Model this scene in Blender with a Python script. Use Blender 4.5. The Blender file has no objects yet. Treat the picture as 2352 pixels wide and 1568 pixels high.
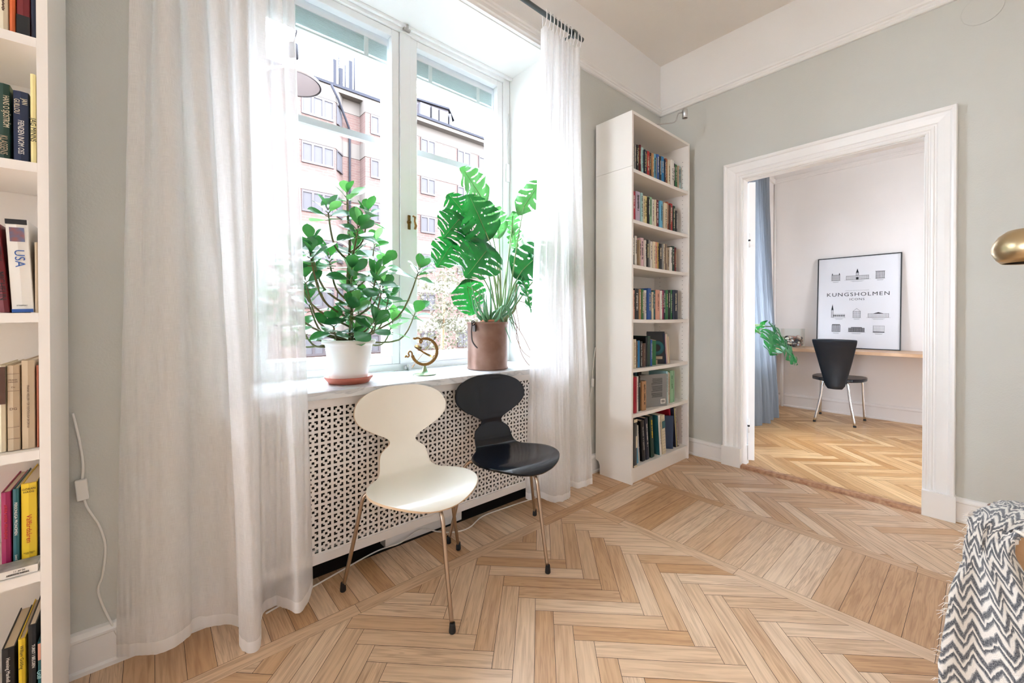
import bpy, bmesh, math, random
from mathutils import Vector, Matrix, noise
random.seed(7)
SC = bpy.context.scene
COL = SC.collection
PI = math.pi
# ------------------------------------------------------------------ camera, world, light
cam_d = bpy.data.cameras.new('camera'); cam = bpy.data.objects.new('camera', cam_d); COL.objects.link(cam)
cam.location = (0, 0, 1.057)
cam_d.sensor_width = 36; cam_d.lens = 946/2352*36
cam.rotation_euler = (math.radians(90-.4), 0, math.radians(48.9-90))
cam_d.shift_y = -(784-737.6)/2352
cam_d.clip_start = .02; cam_d.clip_end = 300
SC.camera = cam
SC.view_settings.view_transform = 'Standard'; SC.view_settings.look = 'None'
SC.view_settings.gamma = 1; SC.view_settings.use_curve_mapping = False
SC.view_settings.exposure = 1.9
wd = bpy.data.worlds.new('overcast_sky'); SC.world = wd; wd.use_nodes = True
wn = wd.node_tree; bg = wn.nodes['Background']
tc = wn.nodes.new('ShaderNodeTexCoord'); sp = wn.nodes.new('ShaderNodeSeparateXYZ'); rp = wn.nodes.new('ShaderNodeValToRGB')
wn.links.new(tc.outputs['Generated'], sp.inputs[0]); wn.links.new(sp.outputs['Z'], rp.inputs[0])
rp.color_ramp.elements[0].position = 0; rp.color_ramp.elements[0].color = (.84, .94, 1.09, 1)
rp.color_ramp.elements[1].position = 1; rp.color_ramp.elements[1].color = (.83, .935, 1.11, 1)
wn.links.new(rp.outputs[0], bg.inputs['Color'])
bg.inputs['Strength'].default_value = 10.0
SC.cycles.max_bounces = 10; SC.cycles.diffuse_bounces = 7; SC.cycles.glossy_bounces = 4
SC.cycles.transparent_max_bounces = 16; SC.cycles.transmission_bounces = 8
SC.cycles.sample_clamp_indirect = 12; SC.cycles.caustics_reflective = False; SC.cycles.caustics_refractive = False
SC.cycles.use_denoising = True
def portal(name, loc, rot, sx, sy):
    l = bpy.data.lights.new(name, 'AREA'); l.shape = 'RECTANGLE'; l.size = sx; l.size_y = sy
    l.cycles.is_portal = True
    o = bpy.data.objects.new(name, l); o.location = loc; o.rotation_euler = rot; COL.objects.link(o); return o
WX0, WX1 = .275, 1.842           # window opening in the window wall
SILL, HEAD = .77, 2.68
portal('daylight_portal', ((WX0+WX1)/2, 2.34, (SILL+HEAD)/2), (-PI/2, 0, 0), WX1-WX0, HEAD-SILL)
portal('daylight_portal', (-2.2, 2.34, 1.62), (-PI/2, 0, 0), 2.0, 2.1)  # for the added out-of-view opening left of the bookcase
portal('daylight_portal', (-3.94, .6, 1.45), (0, -PI/2, 0), 2.1, 1.0)  # for the added out-of-view opening in the left wall
portal('daylight_portal', (3.6, -3.44, 1.55), (PI/2, 0, 0), .6, 2.3)  # for the added unseen opening that brightens the study
portal('daylight_portal', (4.25, 2.16, 1.65), (-PI/2, 0, 0), 1.5, 2.1)

# ------------------------------------------------------------------ helpers
def lin(c):
    c = c/255
    return c/12.92 if c <= .04045 else ((c+.055)/1.055)**2.4
def rgb(r, g, b): return (lin(r), lin(g), lin(b), 1)
MATS = {}
def mat(name, col, rough=.5, metal=0, spec=.5, bump=0, bscale=50, var=0, vscale=8, coat=0, tint2=None):
    if name in MATS: return MATS[name]
    m = bpy.data.materials.new(name); m.use_nodes = True; MATS[name] = m
    nt = m.node_tree; b = nt.nodes['Principled BSDF']
    b.inputs['Base Color'].default_value = col; b.inputs['Roughness'].default_value = rough
    b.inputs['Metallic'].default_value = metal; b.inputs['Specular IOR Level'].default_value = spec
    b.inputs['Coat Weight'].default_value = coat; b.inputs['Coat Roughness'].default_value = .08
    t = nt.nodes.new('ShaderNodeTexCoord')
    if var or tint2:
        n = nt.nodes.new('ShaderNodeTexNoise'); n.inputs['Scale'].default_value = vscale; n.inputs['Detail'].default_value = 6
        nt.links.new(t.outputs['Object'], n.inputs['Vector'])
        r = nt.nodes.new('ShaderNodeMapRange'); r.inputs['From Min'].default_value = .3; r.inputs['From Max'].default_value = .7
        nt.links.new(n.outputs['Fac'], r.inputs['Value'])
        mx = nt.nodes.new('ShaderNodeMix'); mx.data_type = 'RGBA'
        c2 = tint2 or tuple(c*(1-var) for c in col[:3])+(1,)
        mx.inputs[6].default_value = col; mx.inputs[7].default_value = c2
        nt.links.new(r.outputs[0], mx.inputs[0]); nt.links.new(mx.outputs[2], b.inputs['Base Color'])
    if bump:
        n = nt.nodes.new('ShaderNodeTexNoise'); n.inputs['Scale'].default_value = bscale; n.inputs['Detail'].default_value = 4
        nt.links.new(t.outputs['Object'], n.inputs['Vector'])
        bp = nt.nodes.new('ShaderNodeBump'); bp.inputs['Strength'].default_value = bump; bp.inputs['Distance'].default_value = .01
        nt.links.new(n.outputs['Fac'], bp.inputs['Height']); nt.links.new(bp.outputs[0], b.inputs['Normal'])
    return m
def leafmat(name, col, col2, rough=.35, trans=.35, tcol=None):
    if name in MATS: return MATS[name]
    m = mat(name, col, rough, spec=.5, tint2=col2, vscale=18)
    nt = m.node_tree; b = nt.nodes['Principled BSDF']; out = nt.nodes['Material Output']
    tr = nt.nodes.new('ShaderNodeBsdfTranslucent'); tr.inputs[0].default_value = tcol or rgb(90, 200, 70)
    mx = nt.nodes.new('ShaderNodeMixShader'); mx.inputs[0].default_value = trans
    nt.links.new(b.outputs[0], mx.inputs[1]); nt.links.new(tr.outputs[0], mx.inputs[2]); nt.links.new(mx.outputs[0], out.inputs[0])
    return m
def clothmat(name, col, transp, translu, scale=900):
    m = bpy.data.materials.new(name); m.use_nodes = True; nt = m.node_tree
    nt.nodes.remove(nt.nodes['Principled BSDF']); out = nt.nodes['Material Output']
    d = nt.nodes.new('ShaderNodeBsdfDiffuse'); d.inputs[0].default_value = col
    t = nt.nodes.new('ShaderNodeBsdfTranslucent'); t.inputs[0].default_value = col
    p = nt.nodes.new('ShaderNodeBsdfTransparent')
    m1 = nt.nodes.new('ShaderNodeMixShader'); m1.inputs[0].default_value = translu
    m2 = nt.nodes.new('ShaderNodeMixShader')
    uv = nt.nodes.new('ShaderNodeTexCoord')
    def threads(sx, sy):
        mp = nt.nodes.new('ShaderNodeMapping'); mp.inputs['Scale'].default_value = (sx, sy, 1)
        n = nt.nodes.new('ShaderNodeTexNoise'); n.inputs['Scale'].default_value = 1; n.inputs['Detail'].default_value = 3
        nt.links.new(uv.outputs['UV'], mp.inputs[0]); nt.links.new(mp.outputs[0], n.inputs['Vector']); return n
    a = threads(scale*1.7, 34); b2 = threads(34, scale*1.7)
    ad = nt.nodes.new('ShaderNodeMath'); ad.operation = 'ADD'
    nt.links.new(a.outputs['Fac'], ad.inputs[0]); nt.links.new(b2.outputs['Fac'], ad.inputs[1])
    r = nt.nodes.new('ShaderNodeMapRange'); r.inputs['From Min'].default_value = .7; r.inputs['From Max'].default_value = 1.3
    r.inputs['To Min'].default_value = transp*.72; r.inputs['To Max'].default_value = transp*1.28
    nt.links.new(ad.outputs[0], r.inputs['Value']); nt.links.new(r.outputs[0], m2.inputs[0])
    bp = nt.nodes.new('ShaderNodeBump'); bp.inputs['Strength'].default_value = .25; bp.inputs['Distance'].default_value = .002
    nt.links.new(ad.outputs[0], bp.inputs['Height']); nt.links.new(bp.outputs[0], d.inputs['Normal'])
    nt.links.new(d.outputs[0], m1.inputs[1]); nt.links.new(t.outputs[0], m1.inputs[2])
    nt.links.new(m1.outputs[0], m2.inputs[1]); nt.links.new(p.outputs[0], m2.inputs[2]); nt.links.new(m2.outputs[0], out.inputs[0])
    return m
def glassmat(name, tint=(1, 1, 1, 1), gl=.07):
    m = bpy.data.materials.new(name); m.use_nodes = True; nt = m.node_tree
    nt.nodes.remove(nt.nodes['Principled BSDF']); out = nt.nodes['Material Output']
    p = nt.nodes.new('ShaderNodeBsdfTransparent'); p.inputs[0].default_value = tint
    g = nt.nodes.new('ShaderNodeBsdfGlossy'); g.inputs['Roughness'].default_value = .02
    f = nt.nodes.new('ShaderNodeLayerWeight'); f.inputs[0].default_value = .12
    mu = nt.nodes.new('ShaderNodeMath'); mu.operation = 'MULTIPLY'; mu.inputs[1].default_value = gl*5
    m2 = nt.nodes.new('ShaderNodeMixShader')
    nt.links.new(f.outputs['Fresnel'], mu.inputs[0]); nt.links.new(mu.outputs[0], m2.inputs[0])
    nt.links.new(p.outputs[0], m2.inputs[1]); nt.links.new(g.outputs[0], m2.inputs[2]); nt.links.new(m2.outputs[0], out.inputs[0])
    return m

class MB:
    """collects shapes; build() links them as one mesh object"""
    def __init__(s): s.bm = bmesh.new(); s.uv = s.bm.loops.layers.uv.new('UVMap'); s.mi = 0
    def face(s, pts, smooth=False, uvs=None):
        vs = [s.bm.verts.new(p) for p in pts]
        f = s.bm.faces.new(vs); f.material_index = s.mi; f.smooth = smooth
        if uvs:
            for l, u in zip(f.loops, uvs): l[s.uv].uv = u
        return f
    def box(s, x0, y0, z0, x1, y1, z1, M=None):
        c = [Vector((x, y, z)) for x in (x0, x1) for y in (y0, y1) for z in (z0, z1)]
        if M: c = [M @ p for p in c]
        vs = [s.bm.verts.new(p) for p in c]
        for q in ((0, 1, 3, 2), (4, 6, 7, 5), (0, 4, 5, 1), (2, 3, 7, 6), (0, 2, 6, 4), (1, 5, 7, 3)):
            f = s.bm.faces.new([vs[i] for i in q]); f.material_index = s.mi
        return s
    def grid(s, P, smooth=True, cu=False, skip=None, uvf=None):
        n = len(P); m = len(P[0])
        V = [[s.bm.verts.new(p) for p in r] for r in P]
        for i in range(n-1):
            for j in range(m if cu else m-1):
                if skip and skip(i, j): continue
                j2 = (j+1) % m
                q = [V[i][j], V[i+1][j], V[i+1][j2], V[i][j2]]
                try: f = s.bm.faces.new(q)
                except ValueError: continue
                f.smooth = smooth; f.material_index = s.mi
                if uvf:
                    for l, (a, b) in zip(f.loops, ((i, j), (i+1, j), (i+1, j+1), (i, j+1))): l[s.uv].uv = uvf(a, b)
        return V
    def cap(s, ring, smooth=False):
        f = s.bm.faces.new(ring); f.material_index = s.mi; f.smooth = smooth
    def lathe(s, prof, c=(0, 0, 0), n=32, M=None, capb=True, capt=True, smooth=True):
        c = Vector(c); P = []
        for r, z in prof:
            row = []
            for k in range(n):
                a = 2*PI*k/n; v = Vector((r*math.cos(a), r*math.sin(a), z))
                if M: v = M @ v
                row.append(c+v)
            P.append(row)
        V = s.grid(P, smooth, cu=True)
        if capb and prof[0][0] > 1e-5: s.cap(V[0])
        if capt and prof[-1][0] > 1e-5: s.cap(V[-1])
        return s
    def tube(s, pts, r, n=10, caps=True, smooth=True):
        pts = [Vector(p) for p in pts]; N = len(pts)
        rr = r if isinstance(r, (list, tuple)) else [r]*N
        up = None; P = []
        for i, p in enumerate(pts):
            t = (pts[min(i+1, N-1)]-pts[max(i-1, 0)]).normalized()
            if up is None: up = Vector((0, 0, 1)) if abs(t.z) < .9 else Vector((1, 0, 0))
            a = (up-t*up.dot(t)).normalized(); up = a; b = t.cross(a)
            P.append([p+(a*math.cos(2*PI*k/n)+b*math.sin(2*PI*k/n))*rr[i] for k in range(n)])
        V = s.grid(P, smooth, cu=True)
        if caps: s.cap(V[0]); s.cap(V[-1])
        return s
    def prism(s, poly, d0, d1, fr):
        """poly of 2-D points carried by fr(a, b, d) -> point between depths d0 and d1"""
        A = [s.bm.verts.new(fr(a, b, d0)) for a, b in poly]; B = [s.bm.verts.new(fr(a, b, d1)) for a, b in poly]
        s.cap(A); s.cap(B)
        for i in range(len(poly)):
            j = (i+1) % len(poly); f = s.bm.faces.new((A[i], A[j], B[j], B[i])); f.material_index = s.mi
        return s
    def build(s, name, mats, parent=None, bevel=0, seg=2, sub=0, loc=None):
        bmesh.ops.recalc_face_normals(s.bm, faces=s.bm.faces)
        me = bpy.data.meshes.new(name); s.bm.to_mesh(me); s.bm.free()
        for m in (mats if isinstance(mats, (list, tuple)) else [mats]): me.materials.append(m)
        o = bpy.data.objects.new(name, me); COL.objects.link(o)
        if parent: o.parent = parent
        if loc: o.location = loc
        if bevel:
            b = o.modifiers.new('bevel', 'BEVEL'); b.width = bevel; b.segments = seg; b.limit_method = 'ANGLE'; b.angle_limit = .7; b.harden_normals = True
            for p in me.polygons: p.use_smooth = True
        if sub: m_ = o.modifiers.new('sub', 'SUBSURF'); m_.levels = sub; m_.render_levels = sub
        return o
def smooth_pts(pts, k=6):
    pts = [Vector(p) for p in pts]; out = []
    for i in range(len(pts)-1):
        p0 = pts[max(i-1, 0)]; p1 = pts[i]; p2 = pts[i+1]; p3 = pts[min(i+2, len(pts)-1)]
        for j in range(k):
            t = j/k; out.append(.5*((2*p1)+(p2-p0)*t+(2*p0-5*p1+4*p2-p3)*t*t+(3*p1-p0-3*p2+p3)*t**3))
    out.append(pts[-1]); return out
def thing(name, label, cat, loc=(0, 0, 0), rz=0, group=None, rot=None):
    o = bpy.data.objects.new(name, None); COL.objects.link(o); o.location = loc
    o.rotation_euler = rot or (0, 0, rz); o.empty_display_size = .1
    o['label'] = label; o['category'] = cat
    if group: o['group'] = group
    return o
def tag(o, label, cat, group=None):
    o['label'] = label; o['category'] = cat
    if group: o['group'] = group
    return o
def struct(o): o['kind'] = 'structure'; return o
def text_mesh(name, body, size, m, parent, M, extrude=.0002, spacing=1, xs=1, align='CENTER', shear=0):
    cu = bpy.data.curves.new(name, 'FONT'); cu.body = body; cu.size = size; cu.align_x = align; cu.align_y = 'CENTER'
    cu.extrude = extrude; cu.space_character = spacing; cu.shear = shear; cu.resolution_u = 3
    t = bpy.data.objects.new(name, cu); COL.objects.link(t)
    dg = bpy.context.evaluated_depsgraph_get()
    me = bpy.data.meshes.new_from_object(t.evaluated_get(dg)); bpy.data.objects.remove(t)
    me.transform(M @ Matrix.Diagonal((xs, 1, 1, 1))); me.materials.clear(); me.materials.append(m)
    o = bpy.data.objects.new(name, me); COL.objects.link(o); o.parent = parent
    return o
def basis(ex, ey, ez, o=(0, 0, 0)):
    ex, ey, ez = Vector(ex), Vector(ey), Vector(ez)
    return Matrix(((ex.x, ey.x, ez.x, o[0]), (ex.y, ey.y, ez.y, o[1]), (ex.z, ey.z, ez.z, o[2]), (0, 0, 0, 1)))

# ------------------------------------------------------------------ materials
M_gray = mat('warm_gray_wall_paint', rgb(203, 204, 198), .75, bump=.12, bscale=160, var=.03, vscale=3)
M_white = mat('white_wall_paint', rgb(238, 237, 235), .7, bump=.1, bscale=140, var=.03, vscale=2)
M_ceil = mat('ceiling_paint', rgb(238, 234, 228), .8, bump=.1, bscale=90, var=.04, vscale=1.5)
M_reveal = mat('white_reveal_paint', rgb(243, 244, 242), .45)
M_trim = mat('glossy_white_trim', rgb(240, 239, 237), .28, var=.04, vscale=5)
M_frame = mat('window_frame_paint', rgb(238, 240, 240), .35)
M_shelf = mat('white_foil_board', rgb(238, 234, 228), .38)
M_study = mat('study_wall_paint', rgb(226, 220, 216), .7, bump=.1, bscale=140, var=.03, vscale=3)
M_dark = mat('dark_gap', rgb(28, 24, 22), .8)
M_glass = glassmat('window_glass')
M_steel = mat('brushed_steel', rgb(190, 190, 188), .3, metal=1, bump=.05, bscale=300)
M_chrome = mat('chrome', rgb(215, 215, 215), .12, metal=1)
M_tube = mat('aged_steel_tube', rgb(176, 156, 136), .28, metal=1)
M_rubber = mat('black_rubber', rgb(18, 18, 20), .5)
M_brass = mat('brass', rgb(140, 106, 60), .34, metal=1, var=.3, vscale=60)
M_cable = mat('white_cable', rgb(232, 230, 224), .4)
M_rodm = mat('gray_metal_rod', rgb(120, 132, 136), .35, metal=.8)

# ------------------------------------------------------------------ parquet
def oakmat(name, ca, cb, cdark, rough=.3):
    m = bpy.data.materials.new(name); m.use_nodes = True; nt = m.node_tree; b = nt.nodes['Principled BSDF']
    L = nt.links.new
    at = nt.nodes.new('ShaderNodeAttribute'); at.attribute_name = 'tint'
    sep = nt.nodes.new('ShaderNodeSeparateColor'); L(at.outputs['Color'], sep.inputs[0])
    uv = nt.nodes.new('ShaderNodeTexCoord')
    mp = nt.nodes.new('ShaderNodeMapping'); mp.inputs['Scale'].default_value = (5, 75, 1); L(uv.outputs['UV'], mp.inputs[0])
    n1 = nt.nodes.new('ShaderNodeTexNoise'); n1.inputs['Scale'].default_value = 1; n1.inputs['Detail'].default_value = 6; n1.inputs['Distortion'].default_value = .6
    L(mp.outputs[0], n1.inputs['Vector'])
    mp2 = nt.nodes.new('ShaderNodeMapping'); mp2.inputs['Scale'].default_value = (2.2, 44, 1); L(uv.outputs['UV'], mp2.inputs[0])
    n2 = nt.nodes.new('ShaderNodeTexNoise'); n2.inputs['Scale'].default_value = 1; n2.inputs['Detail'].default_value = 2; L(mp2.outputs[0], n2.inputs['Vector'])
    wv = nt.nodes.new('ShaderNodeMath'); wv.operation = 'MULTIPLY'; wv.inputs[1].default_value = 60; L(n2.outputs['Fac'], wv.inputs[0])
    sn = nt.nodes.new('ShaderNodeMath'); sn.operation = 'SINE'; L(wv.outputs[0], sn.inputs[0])
    r2 = nt.nodes.new('ShaderNodeMapRange'); r2.inputs['From Min'].default_value = .3; r2.inputs['From Max'].default_value = 1; L(sn.outputs[0], r2.inputs['Value'])
    mg = nt.nodes.new('ShaderNodeMath'); mg.operation = 'MULTIPLY'; L(r2.outputs[0], mg.inputs[0]); L(sep.outputs['Green'], mg.inputs[1])
    base = nt.nodes.new('ShaderNodeMix'); base.data_type = 'RGBA'; base.inputs[6].default_value = ca; base.inputs[7].default_value = cb
    L(sep.outputs['Red'], base.inputs[0])
    r1 = nt.nodes.new('ShaderNodeMapRange'); r1.inputs['From Min'].default_value = .42; r1.inputs['From Max'].default_value = .72; r1.inputs['To Max'].default_value = .42; L(n1.outputs['Fac'], r1.inputs['Value'])
    g1 = nt.nodes.new('ShaderNodeMix'); g1.data_type = 'RGBA'; g1.inputs[7].default_value = cdark; L(base.outputs[2], g1.inputs[6]); L(r1.outputs[0], g1.inputs[0])
    m3 = nt.nodes.new('ShaderNodeMath'); m3.operation = 'MULTIPLY'; m3.inputs[1].default_value = .24; L(mg.outputs[0], m3.inputs[0])
    g2 = nt.nodes.new('ShaderNodeMix'); g2.data_type = 'RGBA'; g2.inputs[7].default_value = cdark; L(g1.outputs[2], g2.inputs[6]); L(m3.outputs[0], g2.inputs[0])
    L(g2.outputs[2], b.inputs['Base Color'])
    rr = nt.nodes.new('ShaderNodeMapRange'); rr.inputs['To Min'].default_value = rough-.06; rr.inputs['To Max'].default_value = rough+.14; L(n1.outputs['Fac'], rr.inputs['Value']); L(rr.outputs[0], b.inputs['Roughness'])
    b.inputs['Specular IOR Level'].default_value = .45
    bp = nt.nodes.new('ShaderNodeBump'); bp.inputs['Strength'].default_value = .12; bp.inputs['Distance'].default_value = .002; L(n1.outputs['Fac'], bp.inputs['Height']); L(bp.outputs[0], b.inputs['Normal'])
    return m
M_oak = oakmat('oak_parquet', rgb(229, 202, 172), rgb(198, 155, 112), rgb(124, 82, 50))
M_oak2 = oakmat('honey_oak_parquet', rgb(228, 192, 142), rgb(184, 136, 82), rgb(136, 92, 50), .3)
def clip(poly, x0, y0, x1, y1):
    for ax, lim, sg in ((0, x0, 1), (0, x1, -1), (1, y0, 1), (1, y1, -1)):
        out = []
        for i in range(len(poly)):
            a, b = poly[i], poly[(i+1) % len(poly)]
            da = (a[ax]-lim)*sg; db = (b[ax]-lim)*sg
            if da >= 0: out.append(a)
            if (da >= 0) != (db >= 0):
                t = da/(da-db); out.append((a[0]+(b[0]-a[0])*t, a[1]+(b[1]-a[1])*t))
        poly = out
        if not poly: return []
    return poly
class Floor:
    def __init__(s): s.polys = []; s.base = []
    def plank(s, o, d, L, W, rect, g=.0006):
        """origin, unit direction, length, width (to the left of d)"""
        n = (-d[1], d[0]); c = []
        for a, b in ((g, g), (L-g, g), (L-g, W-g), (g, W-g)): c.append((o[0]+d[0]*a+n[0]*b, o[1]+d[1]*a+n[1]*b))
        c = clip(c, *rect)
        if len(c) < 3: return
        ou, ov = random.uniform(0, 40), random.uniform(0, 40)
        uv = [((p[0]-o[0])*d[0]+(p[1]-o[1])*d[1]+ou, (p[0]-o[0])*n[0]+(p[1]-o[1])*n[1]+ov) for p in c]
        s.polys.append((c, uv, (random.random(), 1 if random.random() < .4 else random.random()*.4, random.random())))
    def herring(s, rect, W, n, ox, oy):
        e1 = (1/math.sqrt(2), -1/math.sqrt(2)); e2 = (-1/math.sqrt(2), -1/math.sqrt(2))
        def P(a, b): return (ox+(e1[0]*a+e2[0]*b)*W, oy+(e1[1]*a+e2[1]*b)*W)
        R = int(14/W/2)
        for j in range(-12, 13):
            for k in range(-R, R):
                a, b = k+2*n*j, k
                c = P(a+n/2, b)
                if rect[0]-1 < c[0] < rect[2]+1 and rect[1]-1 < c[1] < rect[3]+1:
                    s.plank(P(a, b+1), e1, n*W, W, rect) if False else s.plank_q([P(a, b), P(a+n, b), P(a+n, b+1), P(a, b+1)], rect)
                    s.plank_q([P(a+n, b-n+1), P(a+n, b+1), P(a+n+1, b+1), P(a+n+1, b-n+1)], rect)
    def plank_q(s, q, rect, g=.0007):
        c0 = (sum(p[0] for p in q)/4, sum(p[1] for p in q)/4)
        d = (q[1][0]-q[0][0], q[1][1]-q[0][1]); L = math.hypot(*d); d = (d[0]/L, d[1]/L); n = (-d[1], d[0])
        w = abs((q[2][0]-q[1][0])*n[0]+(q[2][1]-q[1][1])*n[1])
        o = (c0[0]-d[0]*L/2-n[0]*w/2, c0[1]-d[1]*L/2-n[1]*w/2)
        s.plank(o, d, L, w, rect, g)
    def build(s, name, m, base, z=0):
        mb = MB(); ly = mb.bm.loops.layers.float_color.new('tint')
        for c, uv, t in s.polys:
            f = mb.face([(x, y, z) for x, y in c], uvs=uv)
            for l in f.loops: l[ly] = (t[0], t[1], t[2], 1)
        mb.mi = 1; mb.box(base[0], base[1], z-.1, base[2], base[3], z-.0012)
        o = mb.build(name, [m, M_dark])
        return struct(o)
fl = Floor()
RX0, RY0, RX1, RY1 = -3.6, -1.9, 3.125, 1.765
for i in range(int((RX1-RX0)/.072)+1):
    fl.plank((RX0+i*.072+.072, 1.5255), (0, 1), .26, .072, (RX0, 1.5255, RX1, 1.9))
x = RX0
while x < RX1:
    L = random.uniform(.55, .95); fl.plank((x, 1.4635), (1, 0), L, .062, (RX0, 1.4, RX1, 1.53)); x += L
for xs in (1.802, 2.39):
    y = RY0
    while y < 1.463:
        L = random.uniform(.5, .9); fl.plank((xs+.063, y), (0, 1), L, .063, (xs, RY0, xs+.063, 1.4635)); y += L
y = RY0
while y < 1.463:
    w = .083; fl.plank((1.865, y), (1, 0), .525, w, (1.865, RY0, 2.39, 1.4635)); y += w
fl.herring((RX0, RY0, 1.802, 1.4635), .0645, 6, 1.085, 1.20)
fl.herring((2.453, RY0, RX1, 1.4635), .0645, 6, 2.75, 1.10)
fl.build('floor', M_oak, (RX0, RY0, RX1, 2.2))
fs = Floor(); fs.herring((3.125, -3.2, 5.76, 1.70), .068, 7, 3.6, .9)
fs.build('floor_study', M_oak2, (3.125, -3.2, 5.76, 1.75))

# ------------------------------------------------------------------ room shell
CEIL = 3.13; DW = 3.165; RAIL = 2.715
def wallmesh(name, segs, mats=(M_gray, M_white)):
    mb = MB()
    for x0, y0, z0, x1, y1, z1 in segs:
        for a, b, k in ((z0, min(z1, RAIL), 0), (max(z0, RAIL), z1, 1)):
            if b > a: mb.mi = k; mb.box(x0, y0, a, x1, y1, b)
    return struct(mb.build(name, list(mats)))
YO = 2.32
wallmesh('wall_window', [
    (RX0-.3, 1.765, -.1, -3.2, YO, CEIL), (-3.2, 1.765, -.1, -1.2, YO, .57), (-3.2, 1.765, 2.67, -1.2, YO, CEIL),  # includes an unseen opening, added for more daylight in the room
    (-1.2, 1.765, -.1, WX0, YO, CEIL), (WX0, 1.98, -.1, WX1, YO, SILL-.03), (WX0, 1.765, HEAD, WX1, YO, CEIL), (WX1, 1.765, -.1, DW+.01, YO, CEIL)])
OY0, OY1, OZ = .215, 1.13, 2.045      # doorway
wallmesh('wall_door', [(DW, OY1, -.1, DW+.07, 1.765, CEIL), (DW, OY0, OZ, DW+.07, OY1, CEIL), (DW, -3.3, -.1, DW+.07, OY0, CEIL)])
wallmesh('wall_back', [(RX0-.3, RY0-.3, -.1, DW, RY0, CEIL)], (M_white, M_white))
wallmesh('wall_left', [(RX0-.3, RY0, -.1, RX0, .1, CEIL), (RX0-.3, .1, -.1, RX0, 1.1, .4), (RX0-.3, .1, 2.5, RX0, 1.1, CEIL), (RX0-.3, 1.1, -.1, RX0, 1.765, CEIL)], (M_white, M_white))  # opening out of view, added to bring in fill daylight
struct(MB().box(RX0-.3, -3.5, CEIL, 6.1, YO, CEIL+.2).build('ceiling', M_ceil))
hb = MB(); hb.box(-22, -3.5, CEIL+.25, 40, YO, 14); hb.box(-22, RY0-.3, -7, 40, YO, -.3); hb.box(-22, 1.4, -.3, RX0-.35, YO, CEIL+.25); hb.box(6.15, RY0-.3, -.3, 40, YO, CEIL+.25)
struct(hb.build('wall_house', mat('outer_house_wall', rgb(196, 180, 160), .9)))
# linings of the window recess
mb = MB(); mb.box(WX0, 1.768, SILL, WX0+.004, 2.13, HEAD); mb.box(WX1-.004, 1.768, SILL, WX1, 2.13, HEAD); mb.box(WX0+.004, 1.768, HEAD-.004, WX1-.004, 2.13, HEAD)
struct(mb.build('trim_recess', M_reveal))
# picture rail
RP = [(0, 0), (.014, 0), (.02, .006), (.02, .014), (.026, .02), (.026, .03), (.034, .036), (.034, .05), (.028, .055), (0, .055)]
def railx(x0, x1, z): return MB().prism([(a, b) for a, b in RP], x0, x1, lambda a, b, d: Vector((d, 1.765-a, z+b)))
r = railx(RX0, DW, 2.712); r.prism([(0, 0), (.02, 0), (.02, .012), (.028, .018), (.028, .032), (0, .032)], WX0-.1, WX1+.06, lambda a, b, d: Vector((d, 1.765-a, 2.68+b)))
struct(r.build('trim_rail_window', M_trim))
struct(MB().prism(RP, RY0, 1.765, lambda a, b, d: Vector((DW-a, d, 2.712+b))).build('trim_rail_door', M_trim))
# baseboards
BP = [(0, 0), (.022, 0), (.022, .012), (.015, .018), (.015, .098), (.02, .103), (.02, .11), (.012, .122), (0, .126)]
b1 = MB()
b1.prism(BP, RX0, WX0-.02, lambda a, b, d: Vector((d, 1.765-a, b)))
b1.prism(BP, WX1+.02, DW, lambda a, b, d: Vector((d, 1.765-a, b)))
struct(b1.build('baseboard_window', M_trim))
struct(MB().prism(BP, OY1+.121, 1.765, lambda a, b, d: Vector((DW-a, d, b))).build('baseboard_door', M_trim))
struct(MB().prism(BP, RY0, OY0-.121, lambda a, b, d: Vector((DW-a, d, b))).build('baseboard_door_right', M_trim))
# door casing (mitred), plinths, lining, threshold
CP = [(0, 0), (0, .016), (.006, .02), (.012, .02), (.014, .017), (.02, .017), (.024, .022), (.03, .024), (.034, .024), (.038, .020), (.044, .020), (.05, .026), (.075, .032), (.094, .034), (.1, .04), (.108, .043), (.116, .043), (.12, .038), (.12, 0)]
def casing(name, X, sg, y0, y1, zt):
    mb = MB(); P = []
    for w, p in CP:
        P.append([Vector((X+sg*p, y1+w, .13)), Vector((X+sg*p, y1+w, zt+w)), Vector((X+sg*p, y0-w, zt+w)), Vector((X+sg*p, y0-w, .13))])
    mb.grid(P, smooth=False)
    for ya, yb in ((y1-.002, y1+.124), (y0-.124, y0+.002)):
        mb.box(min(X, X+sg*.05), ya, 0, max(X, X+sg*.05), yb, .135)
    return mb.build(name, M_trim)
cs = casing('door_1', DW, -1, OY0, OY1, OZ); struct(cs)
mb = MB()
mb.box(DW, OY1-.004, 0, DW+.07, OY1+.0, OZ); mb.box(DW, OY0, 0, DW+.07, OY0+.004, OZ); mb.box(DW, OY0, OZ-.004, DW+.07, OY1, OZ)
mb.build('door_lining', M_trim, cs)
casing('casing_study', DW+.07, 1, OY0, OY1, OZ).parent = cs
M_thr = mat('worn_threshold_wood', rgb(150, 104, 74), .4, tint2=rgb(190, 148, 114), vscale=40)
th = MB().prism([(-.045, 0), (-.043, .012), (-.03, .021), (.0, .023), (.03, .012), (.04, 0)], OY0+.003, OY1-.003, lambda a, b, d: Vector((DW+.0+a, d, b))).build('threshold', M_thr, cs)
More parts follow.
